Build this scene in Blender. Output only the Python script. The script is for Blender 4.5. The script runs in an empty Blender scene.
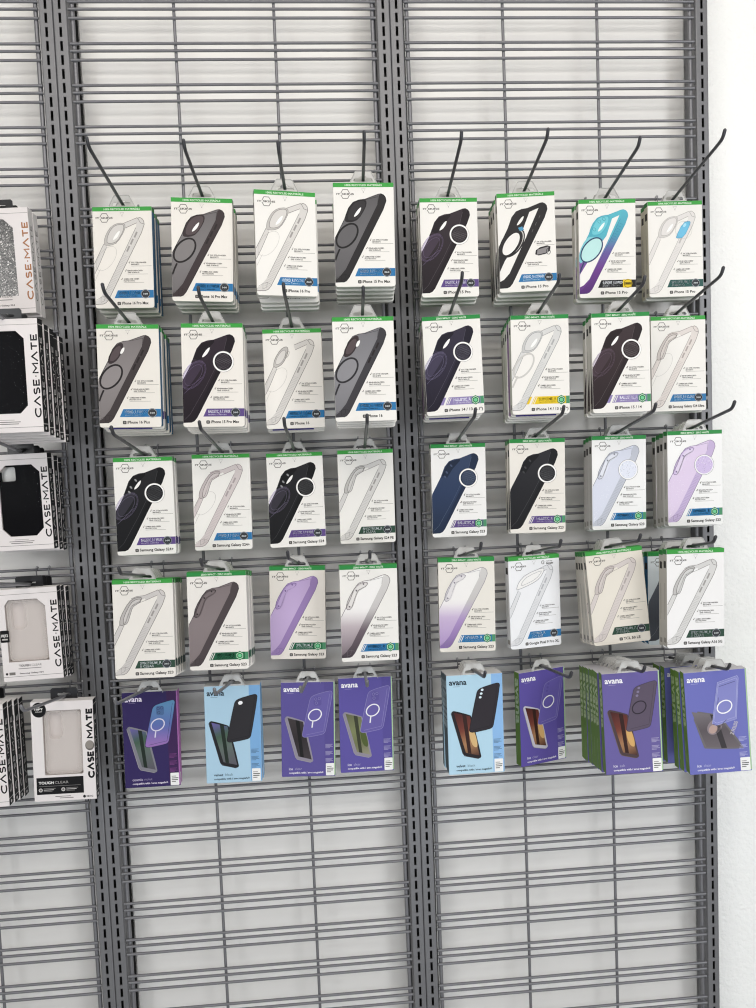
import bpy, bmesh, math, random
from mathutils import Vector, Matrix
from mathutils.geometry import tessellate_polygon
random.seed(7)
C = bpy.context.scene.collection
PI = math.pi
PITCH = 0.0762          # one triple-wire group
TOPZ = 2.35             # bottom wire of the first group in view
BAY = 0.6327            # upright seam to upright seam
WIRE_OFF = (0.0, 0.0165, 0.030)

# ------------------------------------------------------------------ colour + materials
def lin(c):
    if isinstance(c, str):
        c = c.lstrip('#'); c = [int(c[i:i+2], 16) / 255 for i in (0, 2, 4)]
    return tuple((v / 12.92 if v <= 0.04045 else ((v + 0.055) / 1.055) ** 2.4) for v in c[:3])
def mixc(a, b, t):
    return tuple(x + (y - x) * t for x, y in zip(a, b))

def material(name, col=None, rough=0.5, metal=0.0, attr=False, noise=0.06, scale=60, bump=0.0, bscale=200, spec=0.5, stretch=None, alpha=1.0, trans=0.0):
    m = bpy.data.materials.new(name); m.use_nodes = True
    nt = m.node_tree; N = nt.nodes; L = nt.links
    p = N['Principled BSDF']; p.inputs['Metallic'].default_value = metal
    p.inputs['Specular IOR Level'].default_value = spec
    p.inputs['Alpha'].default_value = alpha; p.inputs['Transmission Weight'].default_value = trans
    tc = N.new('ShaderNodeTexCoord'); mp = N.new('ShaderNodeMapping'); nz = N.new('ShaderNodeTexNoise')
    if stretch: mp.inputs['Scale'].default_value = stretch
    L.new(tc.outputs['Object'], mp.inputs['Vector']); L.new(mp.outputs['Vector'], nz.inputs['Vector'])
    nz.inputs['Scale'].default_value = scale; nz.inputs['Detail'].default_value = 3
    rr = N.new('ShaderNodeMapRange'); rr.inputs['To Min'].default_value = max(0.02, rough - 0.06); rr.inputs['To Max'].default_value = min(1, rough + 0.06)
    L.new(nz.outputs['Fac'], rr.inputs['Value']); L.new(rr.outputs['Result'], p.inputs['Roughness'])
    mx = N.new('ShaderNodeMix'); mx.data_type = 'RGBA'; mx.blend_type = 'MULTIPLY'; mx.inputs['Factor'].default_value = 1.0
    rmp = N.new('ShaderNodeMapRange'); rmp.inputs['To Min'].default_value = 1 - noise; rmp.inputs['To Max'].default_value = 1 + noise * 0.3
    L.new(nz.outputs['Fac'], rmp.inputs['Value']); L.new(rmp.outputs['Result'], mx.inputs['B'])
    if attr:
        at = N.new('ShaderNodeAttribute'); at.attribute_name = 'Col'; L.new(at.outputs['Color'], mx.inputs['A'])
    else:
        mx.inputs['A'].default_value = (*lin(col), 1)
    L.new(mx.outputs['Result'], p.inputs['Base Color'])
    if bump:
        n2 = N.new('ShaderNodeTexNoise'); n2.inputs['Scale'].default_value = bscale; n2.inputs['Detail'].default_value = 4
        L.new(mp.outputs['Vector'], n2.inputs['Vector'])
        b = N.new('ShaderNodeBump'); b.inputs['Strength'].default_value = bump; b.inputs['Distance'].default_value = 0.004
        L.new(n2.outputs['Fac'], b.inputs['Height']); L.new(b.outputs['Normal'], p.inputs['Normal'])
    return m

M_PRINT = material('printed_card', attr=True, rough=0.5, noise=0.03, scale=25, spec=0.22)
M_WIRE = material('grey_painted_wire', '#7b7b7f', rough=0.42, metal=0.35, noise=0.12, scale=30)
M_UP = material('grey_upright_paint', '#78787b', rough=0.45, metal=0.3, noise=0.10, scale=18)
M_DARK = material('recess_shade_black', '#08080a', rough=0.8, noise=0.1)  # shade as colour: inside the slots and in the gaps beside uprights
M_HOOK = material('dark_hook_metal', '#4c4c50', rough=0.35, metal=0.5, noise=0.2, scale=40)
M_HOOK2 = material('sheen_grey_hook_metal', '#8a8a8e', rough=0.38, metal=0.5, noise=0.2, scale=40)  # grey of the frames; on rods it paints in sheen on dark metal
M_CLIP = material('bright_clip_metal', '#c4c4c6', rough=0.3, metal=0.15, noise=0.1)
M_TAB = material('frosted_plastic', '#bdbcb9', rough=0.25, noise=0.05)
M_BTAB = material('black_plastic', '#17171a', rough=0.35, noise=0.1)
M_WALL = material('white_plaster', '#fbfbf9', rough=0.75, noise=0.03, scale=8, bump=0.8, bscale=105, spec=0.25)
M_BOARD = material('white_back_board', '#f3f1ee', rough=0.42, noise=0.05, scale=9, stretch=(0.5, 1, 6), bump=0.05, bscale=14, spec=0.4)
M_FLOOR = material('grey_floor_vinyl', '#b5b2ac', rough=0.5, noise=0.15, scale=5)
M_FILM = material('clear_film', '#1a1a1c', rough=0.06, alpha=0.012, noise=0.0, spec=0.6)
M_BCASE = material('matt_black_case', '#0b0b0e', rough=0.5, spec=0.06, noise=0.1)
M_CCASE = material('clear_case_plastic', '#e9e2dd', rough=0.12, alpha=0.30, noise=0.02, spec=0.7)

def glitter():
    m = bpy.data.materials.new('silver_glitter'); m.use_nodes = True
    N = m.node_tree.nodes; L = m.node_tree.links; p = N['Principled BSDF']
    tc = N.new('ShaderNodeTexCoord'); v = N.new('ShaderNodeTexVoronoi'); v.inputs['Scale'].default_value = 620
    L.new(tc.outputs['Object'], v.inputs['Vector'])
    r = N.new('ShaderNodeValToRGB'); e = r.color_ramp.elements
    e[0].position = 0.0; e[0].color = (0.07, 0.07, 0.07, 1); e[1].position = 1; e[1].color = (0.85, 0.83, 0.81, 1)
    k = r.color_ramp.elements.new(0.62); k.color = (0.17, 0.165, 0.16, 1)
    k = r.color_ramp.elements.new(0.9); k.color = (0.28, 0.27, 0.26, 1)
    s = N.new('ShaderNodeSeparateColor'); L.new(v.outputs['Color'], s.inputs['Color'])
    L.new(s.outputs['Red'], r.inputs['Fac']); L.new(r.outputs['Color'], p.inputs['Base Color'])
    p.inputs['Roughness'].default_value = 0.3; p.inputs['Metallic'].default_value = 0.3
    return m
M_GLIT = glitter()

# ------------------------------------------------------------------ object helpers
def link(name, mesh, parent=None):
    o = bpy.data.objects.new(name, mesh); C.objects.link(o)
    if parent: o.parent = parent
    return o
def empty(name, loc=(0, 0, 0), rot=(0, 0, 0)):
    o = bpy.data.objects.new(name, None); C.objects.link(o); o.location = loc; o.rotation_euler = rot
    o.empty_display_size = 0.02
    return o
def tag(o, label=None, cat=None, group=None, kind=None):
    if label: o['label'] = label
    if cat: o['category'] = cat
    if group: o['group'] = group
    if kind: o['kind'] = kind
    return o

class MB:
    """plain mesh collector with several materials"""
    def __init__(s): s.v = []; s.f = []; s.mi = []; s.sm = []
    def add(s, vs, fs, mi=0, smooth=False):
        b = len(s.v); s.v += [tuple(x) for x in vs]
        for f in fs: s.f.append([b + i for i in f]); s.mi.append(mi); s.sm.append(smooth)
    def box(s, x0, x1, y0, y1, z0, z1, mi=0):
        v = [(x, y, z) for x in (x0, x1) for y in (y0, y1) for z in (z0, z1)]
        s.add(v, [(0, 1, 3, 2), (4, 6, 7, 5), (0, 4, 5, 1), (2, 3, 7, 6), (0, 2, 6, 4), (1, 5, 7, 3)], mi)
    def tube(s, path, r, n=10, mi=0, cap=True):
        path = [Vector(p) for p in path]; rings = []; vs = []
        m = len(path)
        up = Vector((1, 0, 0))
        rad = r if hasattr(r, '__len__') else [r] * m
        for i, p in enumerate(path):
            d = (path[min(i + 1, m - 1)] - path[max(i - 1, 0)]).normalized()
            a = d.cross(up)
            if a.length < 1e-4: a = d.cross(Vector((0, 1, 0)))
            a.normalize(); b = d.cross(a)
            for k in range(n):
                t = 2 * PI * k / n; vs.append(p + (a * math.cos(t) + b * math.sin(t)) * rad[i])
        fs = [(i * n + k, i * n + (k + 1) % n, (i + 1) * n + (k + 1) % n, (i + 1) * n + k) for i in range(m - 1) for k in range(n)]
        s.add(vs, fs, mi, True)
        if cap:
            s.add(vs[:n], [tuple(range(n))], mi); s.add(vs[-n:], [tuple(range(n))], mi)
    def mesh(s, name, mats):
        me = bpy.data.meshes.new(name); me.from_pydata(s.v, [], s.f)
        for m in mats: me.materials.append(m)
        me.polygons.foreach_set('material_index', s.mi); me.polygons.foreach_set('use_smooth', s.sm)
        bm = bmesh.new(); bm.from_mesh(me); bmesh.ops.recalc_face_normals(bm, faces=bm.faces); bm.to_mesh(me); bm.free()
        me.update(); return me

# ------------------------------------------------------------------ printed artwork (coloured faces in the carton's own mesh)
_TXT = {}
def text_geo(s, bold, res):
    bold = 0.026 if bold is True else (bold or 0.0)
    k = (s, bold, res)
    if k not in _TXT:
        cu = bpy.data.curves.new('t', 'FONT'); cu.body = s; cu.resolution_u = res; cu.offset = bold; cu.fill_mode = 'FRONT'
        ob = bpy.data.objects.new('t', cu); C.objects.link(ob)
        dg = bpy.context.evaluated_depsgraph_get(); me = ob.evaluated_get(dg).to_mesh()
        vs = [(v.co.x, v.co.y) for v in me.vertices]; fs = [tuple(p.vertices) for p in me.polygons]
        ob.evaluated_get(dg).to_mesh_clear(); bpy.data.objects.remove(ob); bpy.data.curves.remove(cu)
        x0 = min([v[0] for v in vs] or [0]); x1 = max([v[0] for v in vs] or [1])
        _TXT[k] = ([(x - x0, y) for x, y in vs], fs, x1 - x0)
    return _TXT[k]

def ell(cx, cy, a, b, ang=0, n=40):
    c, s = math.cos(math.radians(ang)), math.sin(math.radians(ang)); out = []
    for k in range(n):
        t = 2 * PI * k / n; u, v = a * math.cos(t), b * math.sin(t)
        out.append((cx + u * c + v * s, cy - u * s + v * c))
    return out
def rrect(x0, y0, x1, y1, r, n=5):
    out = []
    for cx, cy, a0 in ((x1 - r, y0 + r, -90), (x1 - r, y1 - r, 0), (x0 + r, y1 - r, 90), (x0 + r, y0 + r, 180)):
        for k in range(n + 1):
            a = math.radians(a0 + 90 * k / n); out.append((cx + r * math.cos(a), cy + r * math.sin(a)))
    return out
def smooth_poly(p, it=2, closed=True):
    for _ in range(it):
        q = []; n = len(p)
        for i in range(n):
            a = p[i]; b = p[(i + 1) % n]
            q += [(a[0] * .75 + b[0] * .25, a[1] * .75 + b[1] * .25), (a[0] * .25 + b[0] * .75, a[1] * .25 + b[1] * .75)]
        p = q
    return p
def clip(poly, f):
    out = []; n = len(poly)
    for i in range(n):
        a, b = poly[i], poly[(i + 1) % n]; fa, fb = f(a), f(b)
        if fa >= 0: out.append(a)
        if (fa >= 0) != (fb >= 0):
            t = fa / (fa - fb); out.append((a[0] + (b[0] - a[0]) * t, a[1] + (b[1] - a[1]) * t))
    return out

class Art:
    EPS = 6e-5
    def __init__(s): s.v = []; s.f = []; s.c = []; s.fr = None; s.xmin = 0.0; s.xmax = 1e9
    def frame(s, o, ex, ey, n): s.fr = tuple(Vector(a) for a in (o, ex, ey, n))
    def pt(s, x, y, z):
        o, ex, ey, n = s.fr; return o + ex * (x * .001) + ey * (y * .001) + n * (z * s.EPS)
    def quad3(s, pts, col):
        b = len(s.v); s.v += [tuple(p) for p in pts]; s.c += [lin(col)] * len(pts); s.f.append(tuple(range(b, b + len(pts))))
    def raw(s, vs, fs, cols, z):
        b = len(s.v); s.v += [tuple(s.pt(x, y, z)) for x, y in vs]; s.c += cols; s.f += [tuple(b + i for i in f) for f in fs]
    def poly(s, pts, col, z=1, hole=None):
        if not hole:
            pts = clip(pts, lambda p: p[0] - s.xmin)
            if s.xmax < 1e8: pts = clip(pts, lambda p: s.xmax - p[0])
            if len(pts) < 3: return
        loops = [[Vector((x, y, 0)) for x, y in pts]]
        if hole: loops.append([Vector((x, y, 0)) for x, y in hole])
        tri = tessellate_polygon(loops); allp = [(v.x, v.y) for l in loops for v in l]
        if callable(col): cs = [col(x, y) for x, y in allp]
        else: cs = [lin(col)] * len(allp)
        s.raw(allp, tri, cs, z)
    def grad(s, pts, stops, z=1, n=14, ax=(0, 1)):
        """polygon shaded through colour stops [(pos, colour)] along ax"""
        d = [p[0] * ax[0] + p[1] * ax[1] for p in pts]; lo, hi = min(d), max(d)
        st = [(p, lin(c)) for p, c in stops]
        def col(x, y):
            t = ((x * ax[0] + y * ax[1]) - lo) / (hi - lo)
            for (p0, c0), (p1, c1) in zip(st, st[1:]):
                if t <= p1: return mixc(c0, c1, max(0, (t - p0) / max(1e-6, p1 - p0)))
            return st[-1][1]
        for k in range(n):
            a = lo + (hi - lo) * k / n; b = lo + (hi - lo) * (k + 1) / n
            q = clip(pts, lambda p: p[0] * ax[0] + p[1] * ax[1] - a)
            if len(q) > 2: q = clip(q, lambda p: b - p[0] * ax[0] - p[1] * ax[1])
            if len(q) > 2: s.poly(q, col, z)
    def stroke(s, pts, w, col, z=2, closed=False):
        """one continuous mitred strip, no overlapping faces"""
        P = [pts[0]]
        for x in pts[1:]:
            if math.hypot(x[0] - P[-1][0], x[1] - P[-1][1]) > 1e-4: P.append(x)
        if closed and math.hypot(P[0][0] - P[-1][0], P[0][1] - P[-1][1]) < 1e-4: P.pop()
        n = len(P)
        if n < 2: return
        cs = lin(col); L = []; Rr = []
        for i in range(n):
            a = P[i - 1] if (i or closed) else None; b = P[(i + 1) % n] if (i < n - 1 or closed) else None
            d = []
            for u, v in ((a, P[i]), (P[i], b)):
                if u and v:
                    l = math.hypot(v[0] - u[0], v[1] - u[1]); d.append(((v[0] - u[0]) / l, (v[1] - u[1]) / l))
            nx = sum(-e[1] for e in d) / len(d); ny = sum(e[0] for e in d) / len(d); l = nx * nx + ny * ny
            k = w / 2 / max(l, .3)
            L.append((P[i][0] + nx * k, P[i][1] + ny * k)); Rr.append((P[i][0] - nx * k, P[i][1] - ny * k))
        for i in range(n if closed else n - 1):
            j = (i + 1) % n; q = [L[i], L[j], Rr[j], Rr[i]]
            if min(p[0] for p in q) < s.xmin or max(p[0] for p in q) > s.xmax:
                q = clip(clip(q, lambda p: p[0] - s.xmin), lambda p: s.xmax - p[0])
                if len(q) < 3: continue
            s.raw(q, [tuple(range(len(q)))], [cs] * len(q), z)
    def rect(s, x0, y0, x1, y1, col, z=1): s.raw([(x0, y0), (x1, y0), (x1, y1), (x0, y1)], [(0, 1, 2, 3)], [lin(col)] * 4, z)
    def text(s, t, x, y, h, col, w=None, z=3, bold=True, align='l', ang=0, res=2):
        """baseline-left at (x, y); h = capital height in mm; w = forced width"""
        vs, fs, tw = text_geo(t, bold, res); k = h / 0.70; kx = (w / tw) if w else k
        c, sn = math.cos(math.radians(ang)), math.sin(math.radians(ang))
        off = {'l': 0, 'c': -tw * kx / 2, 'r': -tw * kx}[align]; out = []
        for a, b in vs:
            u, v = a * kx + off, -b * k
            out.append((x + u * c - v * sn, y + u * sn + v * c))
        s.raw(out, fs, [lin(col)] * len(out), z)
    def mesh(s, name):
        me = bpy.data.meshes.new(name); me.from_pydata(s.v, [], s.f); me.materials.append(M_PRINT)
        a = me.color_attributes.new('Col', 'FLOAT_COLOR', 'POINT')
        flat = []
        for c in s.c: flat += [c[0], c[1], c[2], 1.0]
        a.data.foreach_set('color', flat); me.update(); return me

def arc(cx, cy, r0, r1, a0, a1, n=12):
    return [(cx + r0 * math.cos(math.radians(a0 + (a1 - a0) * k / n)), cy + r1 * math.sin(math.radians(a0 + (a1 - a0) * k / n))) for k in range(n + 1)]
# plain geometric capitals: strokes in a unit-height cell (y down), and the cell's width
CAPS = {
 'C': ([arc(.5, .5, .46, .46, -45, -315, 20)], .88), '\u039b': ([[(.0, 1), (.42, .03), (.84, 1)]], .84),
 'S': ([[(.56, .14)] + arc(.32, .26, .24, .22, -45, -250, 12)[1:] + arc(.32, .73, .27, .23, -70, 140, 12)], .64),
 'E': ([[(.55, .04), (.04, .04), (.04, .96), (.55, .96)], [(.08, .5), (.48, .5)]], .56),
 'M': ([[(.04, 1), (.04, .05), (.46, .66), (.88, .05), (.88, 1)]], .92), 'T': ([[(.0, .05), (.68, .05)], [(.34, .1), (.34, 1)]], .68),
 '.': ([[(.1, .42), (.1, .58)]], .2), ' ': ([], .15)}
def caps(A, s, x, y, h, col, w, sw, ang=-90, z=2, gap=.19):
    """lettering drawn along ang from baseline start (x, y), h high, w long, strokes sw thick"""
    tot = sum(CAPS[c][1] for c in s) + gap * (len(s) - 1); k = w / tot; u = 0
    ca, sa = math.cos(math.radians(ang)), math.sin(math.radians(ang))
    for c in s:
        for i, st in enumerate(CAPS[c][0]):
            pts = []
            for px, py in st:
                a = (u + px) * k; b = (py - 1) * h; pts.append((x + a * ca - b * sa, y + a * sa + b * ca))
            A.stroke(pts, sw, col, z + .3 * i)
        u += CAPS[c][1] + gap

def carton_shell(A, w, h, t, front, left, right, top, bottom, r=5.0, hole=None, back='#d8d6d2'):
    """card box standing on z = 0, centred, front at -t/2; w h t in mm; r rounds the two bottom corners"""
    W, H, T = w / 1000, h / 1000, t / 1000
    n = 5; out = [(0, 0), (w, 0)]
    if r > 0:
        for k in range(n + 1):
            a = math.radians(90 * k / n); out.append((w - r + r * math.cos(a), h - r + r * math.sin(a)))
        for k in range(n + 1):
            a = math.radians(90 + 90 * k / n); out.append((r + r * math.cos(a), h - r + r * math.sin(a)))
    else: out += [(w, h), (0, h)]
    A.frame((-W / 2, -T / 2, H), (1, 0, 0), (0, 0, -1), (0, -1, 0))
    ins = [(min(max(x, .35), w - .35), min(max(y, .35), h - .35)) for x, y in out]
    A.poly(ins, front, 0, hole=hole)
    P = lambda x, y, d: (-W / 2 + x / 1000, -T / 2 + d / 1000, H - y / 1000)
    m = len(out)
    for i in range(m):
        j = (i + 1) % m; a, b, c, d = out[i], out[j], ins[i], ins[j]
        mx = (a[0] + b[0]) / 2; my = (a[1] + b[1]) / 2
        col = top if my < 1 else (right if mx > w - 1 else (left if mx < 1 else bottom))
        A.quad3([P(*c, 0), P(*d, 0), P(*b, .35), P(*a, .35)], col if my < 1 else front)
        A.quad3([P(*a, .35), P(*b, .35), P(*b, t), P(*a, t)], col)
    A.quad3([P(x, y, t) for x, y in reversed(out)], back)
    return out
def to_front(A, w, h, t): A.frame((-w / 2000, -t / 2000, h / 1000), (1, 0, 0), (0, 0, -1), (0, -1, 0)); A.xmin = 0.35; A.xmax = w - .35
def to_left(A, w, h, t): A.frame((-w / 2000, t / 2000, h / 1000), (0, -1, 0), (0, 0, -1), (-1, 0, 0)); A.xmin = 0; A.xmax = 1e9
def to_right(A, w, h, t): A.frame((w / 2000, -t / 2000, h / 1000), (0, 1, 0), (0, 0, -1), (1, 0, 0)); A.xmin = 0; A.xmax = 1e9
# ------------------------------------------------------------------ white boxes with the green header
GREEN = '#3f9c45'
IW, IH, IT = 108.0, 181.9, 17.0
def q(x, y): return ((x - 45 - (y - 65) * .0195) * .2105, (y - 65) * .208)
def qs(pts): return [q(*p) for p in pts]
def d2(x, y): return ((x - 12 - (y - 235) * .045) * .236, (y - 210) * .2493)
OUTLINE = qs([(62, 903), (55, 720), (55, 560), (60, 530), (140, 372), (175, 277), (215, 227), (265, 208), (315, 202), (430, 160), (452, 157), (475, 168), (490, 187), (495, 218), (470, 290), (330, 562), (215, 790), (178, 862), (155, 890), (130, 901)])
BANDP = qs([(436, 168), (455, 158), (475, 168), (490, 187), (495, 218), (470, 290), (330, 562), (215, 790), (178, 862), (155, 890), (130, 901), (62, 903), (62, 880), (90, 862), (150, 790), (325, 440), (422, 245)])
CAMP = smooth_poly(qs([(145, 372), (152, 325), (188, 255), (240, 212), (310, 202), (332, 222), (322, 275), (262, 372), (205, 396), (150, 394)]), 1)
SLOT = smooth_poly(qs([(218, 354), (232, 322), (262, 282), (287, 266), (276, 305), (248, 340)]), 2)
CAMS = smooth_poly([d2(*p) for p in [(70, 530), (82, 470), (140, 372), (185, 342), (240, 338), (232, 366), (190, 386), (160, 402), (136, 470), (112, 535), (84, 546)]], 1)
def b1(x, y): return ((x - 70 - (y - 133) * .033) * .386, (y - 133) * .40)
CAMPILL = smooth_poly([b1(*a) for a in [(122, 296), (128, 268), (156, 226), (180, 212), (193, 220), (188, 252), (166, 290), (142, 306), (126, 306)]], 1)
PILLSLOT = smooth_poly([b1(*a) for a in [(176, 262), (184, 240), (197, 232), (197, 246), (188, 262)]], 1)
def shrink(P, f):
    cx = sum(a[0] for a in P) / len(P); cy = sum(a[1] for a in P) / len(P); return [(cx + (x - cx) * f, cy + (y - cy) * f) for x, y in P]
RING = q(163, 508)
def ticks(A, col, z=4):
    for k in range(30):
        y = 480 + k * 13; xc = 312 - (y - 480) * .495
        a = q(xc - 2, y - 2); b = q(xc + 36, y + 14); A.stroke([a, b], .55, col, z)
def buttons(A, col, z=5):
    for x, y in ((418, 305), (384, 365), (352, 425)):
        A.poly(qs([(x - 16, y + 22), (x + 6, y - 26), (x + 20, y - 20), (x - 2, y + 28)]), col, z)
def corner(A, col, z=5):
    A.stroke(qs([(112, 842), (148, 832), (142, 872), (110, 888), (112, 842)]), .5, col, z)
    A.stroke(qs([(70, 868), (112, 842)]), .45, col, z); A.stroke(qs([(148, 832), (185, 850)]), .45, col, z)

def phone_art(A, s):
    st = s['style']; body = s.get('body'); edge = s.get('edge'); sam = s.get('sam')
    if st in ('frost', 'tint', 'fade'):
        if st == 'fade':
            A.grad(OUTLINE, [(0, '#f1efec'), (.42, '#efecea'), (.62, s['fade'][0]), (1, s['fade'][1])], 2, 18)
            A.grad(BANDP, [(0, '#d3d0cd'), (.4, '#c5c1c0'), (.65, s['fade'][1]), (1, s['fade'][2])], 3, 18)
        else:
            A.grad(OUTLINE, [(0, body), (.5, s.get('body2', body)), (1, body)], 2, 8)
            A.grad(BANDP, [(0, edge), (.5, s.get('edge2', edge)), (1, edge)], 3, 8)
        ln = s.get('line', edge)
        A.stroke(OUTLINE[3:], .9, ln, 4)
        if sam:
            A.poly(CAMS, s.get('cam', edge), 4); A.stroke(CAMS, 1.0, ln, 5, True)
            inner = [(x * .86 + 6.0, y * .92 + 5.2) for x, y in CAMS]
            A.poly(inner, s.get('cam2', body), 5)
            for x, y in ((205, 352), (150, 400), (98, 520)): A.poly(ell(*d2(x, y), 1.5, 1.9, 30, 14), '#f0eeec' if st == 'frost' else ln, 6)
        elif s.get('pill'):
            A.poly(CAMPILL, s.get('cam', edge), 4); A.poly(shrink(CAMPILL, .72), s.get('cam2', edge), 5); A.poly(PILLSLOT, '#f3f1ee', 6)
        else:
            A.poly(CAMP, s.get('cam', edge), 4); A.poly([(x * .8 + 9.3, y * .84 + 7.2) for x, y in CAMP], s.get('cam2', edge), 5); A.poly(SLOT, '#f3f1ee', 6)
        A.stroke(qs([(318, 206), (428, 182), (422, 245)]), .5, ln, 5)
        if st == 'frost' or s.get('btn'): buttons(A, s.get('bt', '#2a2526'))
        if s.get('ribs'): ticks(A, s['ribs'])
        corner(A, ln)
        if s.get('mag'):
            A.poly(ell(72, 66, 19.6, 19.6), '#8b8990', 7); A.poly(ell(72, 66, 18.9, 18.9), '#f3f2f2', 8); A.poly(ell(72, 66, 17, 17), s['mag'], 9)
            rr = random.Random(3)
            for _ in range(60):
                a_, r_ = rr.uniform(0, 6.28), 16 * math.sqrt(rr.random()); A.poly(ell(72 + r_ * math.cos(a_), 66 + r_ * math.sin(a_), .5, .5, 0, 5), rr.choice(('#ffffff', ln)), 10)
            for _ in range(120):
                yy = rr.uniform(50, 165); A.poly(ell(rr.uniform(3, max(4, 85 - (yy - 30) * .62)), yy, .4, .4, 0, 5), mixh(body, '#ffffff', .7), 3.5)
        if s.get('ring'):
            A.poly(ell(*RING, 25, 15.4, 50), s.get('ringfill', body), 4)
            A.stroke(ell(*RING, 24.2, 14.8, 50), 3.2, s['ring'], 5, True)
            A.stroke(qs([(100, 620), (82, 660), (62, 715)]), 3.0, s['ring'], 6)
    elif st == 'clear':
        ln = s.get('line', '#7a7673'); fil = s.get('fill', '#d4d0cc'); g = 1.9
        A.poly(OUTLINE, s.get('body', mixh(s.get('paper', '#ebe8e3'), '#ffffff', .03)), 2)
        A.poly(BANDP, fil, 3)
        A.stroke(BANDP[5:13], .5 * g, ln, 4); A.stroke(BANDP[14:], .4 * g, ln, 4); A.stroke(BANDP[:6], .5 * g, ln, 4)
        ticks(A, mixh(fil, ln, .35)); buttons(A, mixh(fil, ln, .6)); corner(A, ln, 6)
        A.poly(qs([(318, 206), (436, 160), (452, 172), (440, 196), (330, 250), (322, 232)]), fil, 3.5)
        A.stroke(qs([(318, 206), (436, 160)]), .45 * g, ln, 4); A.stroke(qs([(330, 248), (430, 205)]), .45 * g, ln, 4)
        A.stroke(qs([(440, 165), (462, 205), (492, 215)]), .45 * g, ln, 5)
        A.poly(qs([(58, 560), (140, 385), (172, 400), (100, 560), (58, 650)]), fil, 3)
        A.stroke(qs([(58, 552), (142, 382)]), .45 * g, ln, 4); A.stroke(qs([(60, 640), (100, 560), (165, 412)]), .4 * g, ln, 4)
        if s.get('pixel'):
            cp = smooth_poly(qs([(125, 360), (150, 300), (220, 235), (400, 180), (405, 215), (360, 285), (280, 330), (130, 380)]), 1)
            A.poly(cp, '#efedeb', 5); A.stroke(cp, .55 * g, ln, 6, True)
            A.stroke(smooth_poly(qs([(165, 345), (185, 300), (240, 255), (375, 210), (375, 230), (330, 280), (260, 315)]), 1), .4 * g, ln, 6, True)
        elif sam:
            A.poly(qs([(205, 232), (250, 213), (318, 206), (322, 230), (250, 262), (225, 262)]), fil, 3.2); A.stroke(qs([(205, 232), (250, 213), (318, 206)]), .8, ln, 4); A.stroke(qs([(330, 248), (250, 278)]), .6, ln, 4)
            A.poly(CAMS, mixh(fil, ln, .25), 5); A.stroke(CAMS, .55 * g, ln, 6, True)
            A.poly([(x * .8 + 8.8, y * .9 + 6.5) for x, y in CAMS], fil, 6); A.stroke([(x * .8 + 8.8, y * .9 + 6.5) for x, y in CAMS], .4 * g, mixh(ln, '#000000', .3), 7, True)
        elif s.get('pill'):
            A.poly(CAMPILL, mixh(fil, ln, .25), 5); A.stroke(CAMPILL, 1.0, ln, 6, True); A.poly(shrink(CAMPILL, .7), fil, 7); A.stroke(shrink(CAMPILL, .7), .6, ln, 8, True); A.stroke(PILLSLOT, .6, ln, 8, True)
        else:
            A.poly(CAMP, mixh(fil, ln, .25), 5); A.stroke(CAMP, .6, ln, 6, True)
            ci = [(x * .8 + 9.3, y * .84 + 7.2) for x, y in CAMP]; A.poly(ci, fil, 6); A.stroke(ci, .4 * g, ln, 7, True); A.poly(SLOT, '#f6f4f1', 8)
        if s.get('ring'):
            A.stroke(ell(*RING, 25.5, 13.5, 52), s.get('rw', .45), s['ring'], 5, True)
            A.stroke(qs([(110, 600), (85, 650), (62, 700)]), s.get('rw', .45), s['ring'], 5)
        if s.get('blob'):
            c = q(385, 330); A.stroke(ell(c[0], c[1], 16.5, 16.5), .4, '#b9b6b2', 8, True)
            bl = smooth_poly([(c[0] - 16, c[1] + 13), (c[0] - 1, c[1] - 14), (c[0] + 12, c[1] - 17), (c[0] + 14, c[1] - 12), (c[0] + 0, c[1] + 14), (c[0] - 13, c[1] + 16)], 1)
            A.poly(bl, '#6fbbdc', 8); A.stroke(bl, .6, '#3f8cb4', 9, True); A.poly(ell(c[0] + 2, c[1] - 9, 4.2, 2.6, 50, 16), '#a8dcef', 9)
    elif st == 'ball':
        A.grad(OUTLINE, [(0, mixh(body, '#ffffff', .05)), (.5, body), (1, mixh(body, '#000000', .25))], 2, 8)
        A.poly(qs([(430, 165), (452, 157), (475, 168), (490, 187), (495, 218), (470, 290), (330, 562), (178, 862), (155, 890), (120, 901), (190, 770), (320, 500), (405, 300)]), mixh(body, '#000000', .22), 3)
        A.stroke(qs([(428, 190), (400, 300), (250, 600), (120, 830), (70, 880)]), .45, mixh(body, '#ffffff', .22), 4)
        A.poly(qs([(150, 360), (180, 285), (220, 232), (320, 205), (320, 225), (250, 300), (200, 380)]), mixh(body, '#000000', .3), 3)
        if sam:
            for x, y in ((238, 268), (196, 330), (180, 372)): A.poly(ell(*q(x, y), 1.7, 3.0, 40, 16), mixh(body, '#dddddd', .6 if s.get('lens') else .15), 5)
            A.stroke(qs([(225, 232), (190, 300), (150, 385)]), .7, mixh(body, '#000000', .5), 4)
        else: A.poly([(x * 1.05 - 2.0, y * 1.05 - 3.0) for x, y in SLOT], '#f3f1ee', 5)
        if s.get('lens'): A.poly(SLOT, '#efedea', 6)
        if s.get('ringc'):
            rc = s['ringc']
            A.poly(smooth_poly(qs([(58, 520), (110, 420), (150, 385), (215, 365), (240, 395), (200, 470), (110, 600), (58, 620)]), 1), mixh(body, rc, .17), 4)
            A.poly(qs([(60, 505), (100, 425), (135, 392), (118, 430), (62, 535)]), mixh('#e0dce2', rc, .3), 5)
            for a, b in ((27, 15), (21.5, 11), (28.8, 16.6)): A.stroke(ell(*q(150, 500), a, b, 52), .4, mixh(body, rc, .55), 6, True)
            A.stroke(qs([(70, 655), (130, 600), (215, 520)]), .4, mixh(body, rc, .6), 5)
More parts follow.
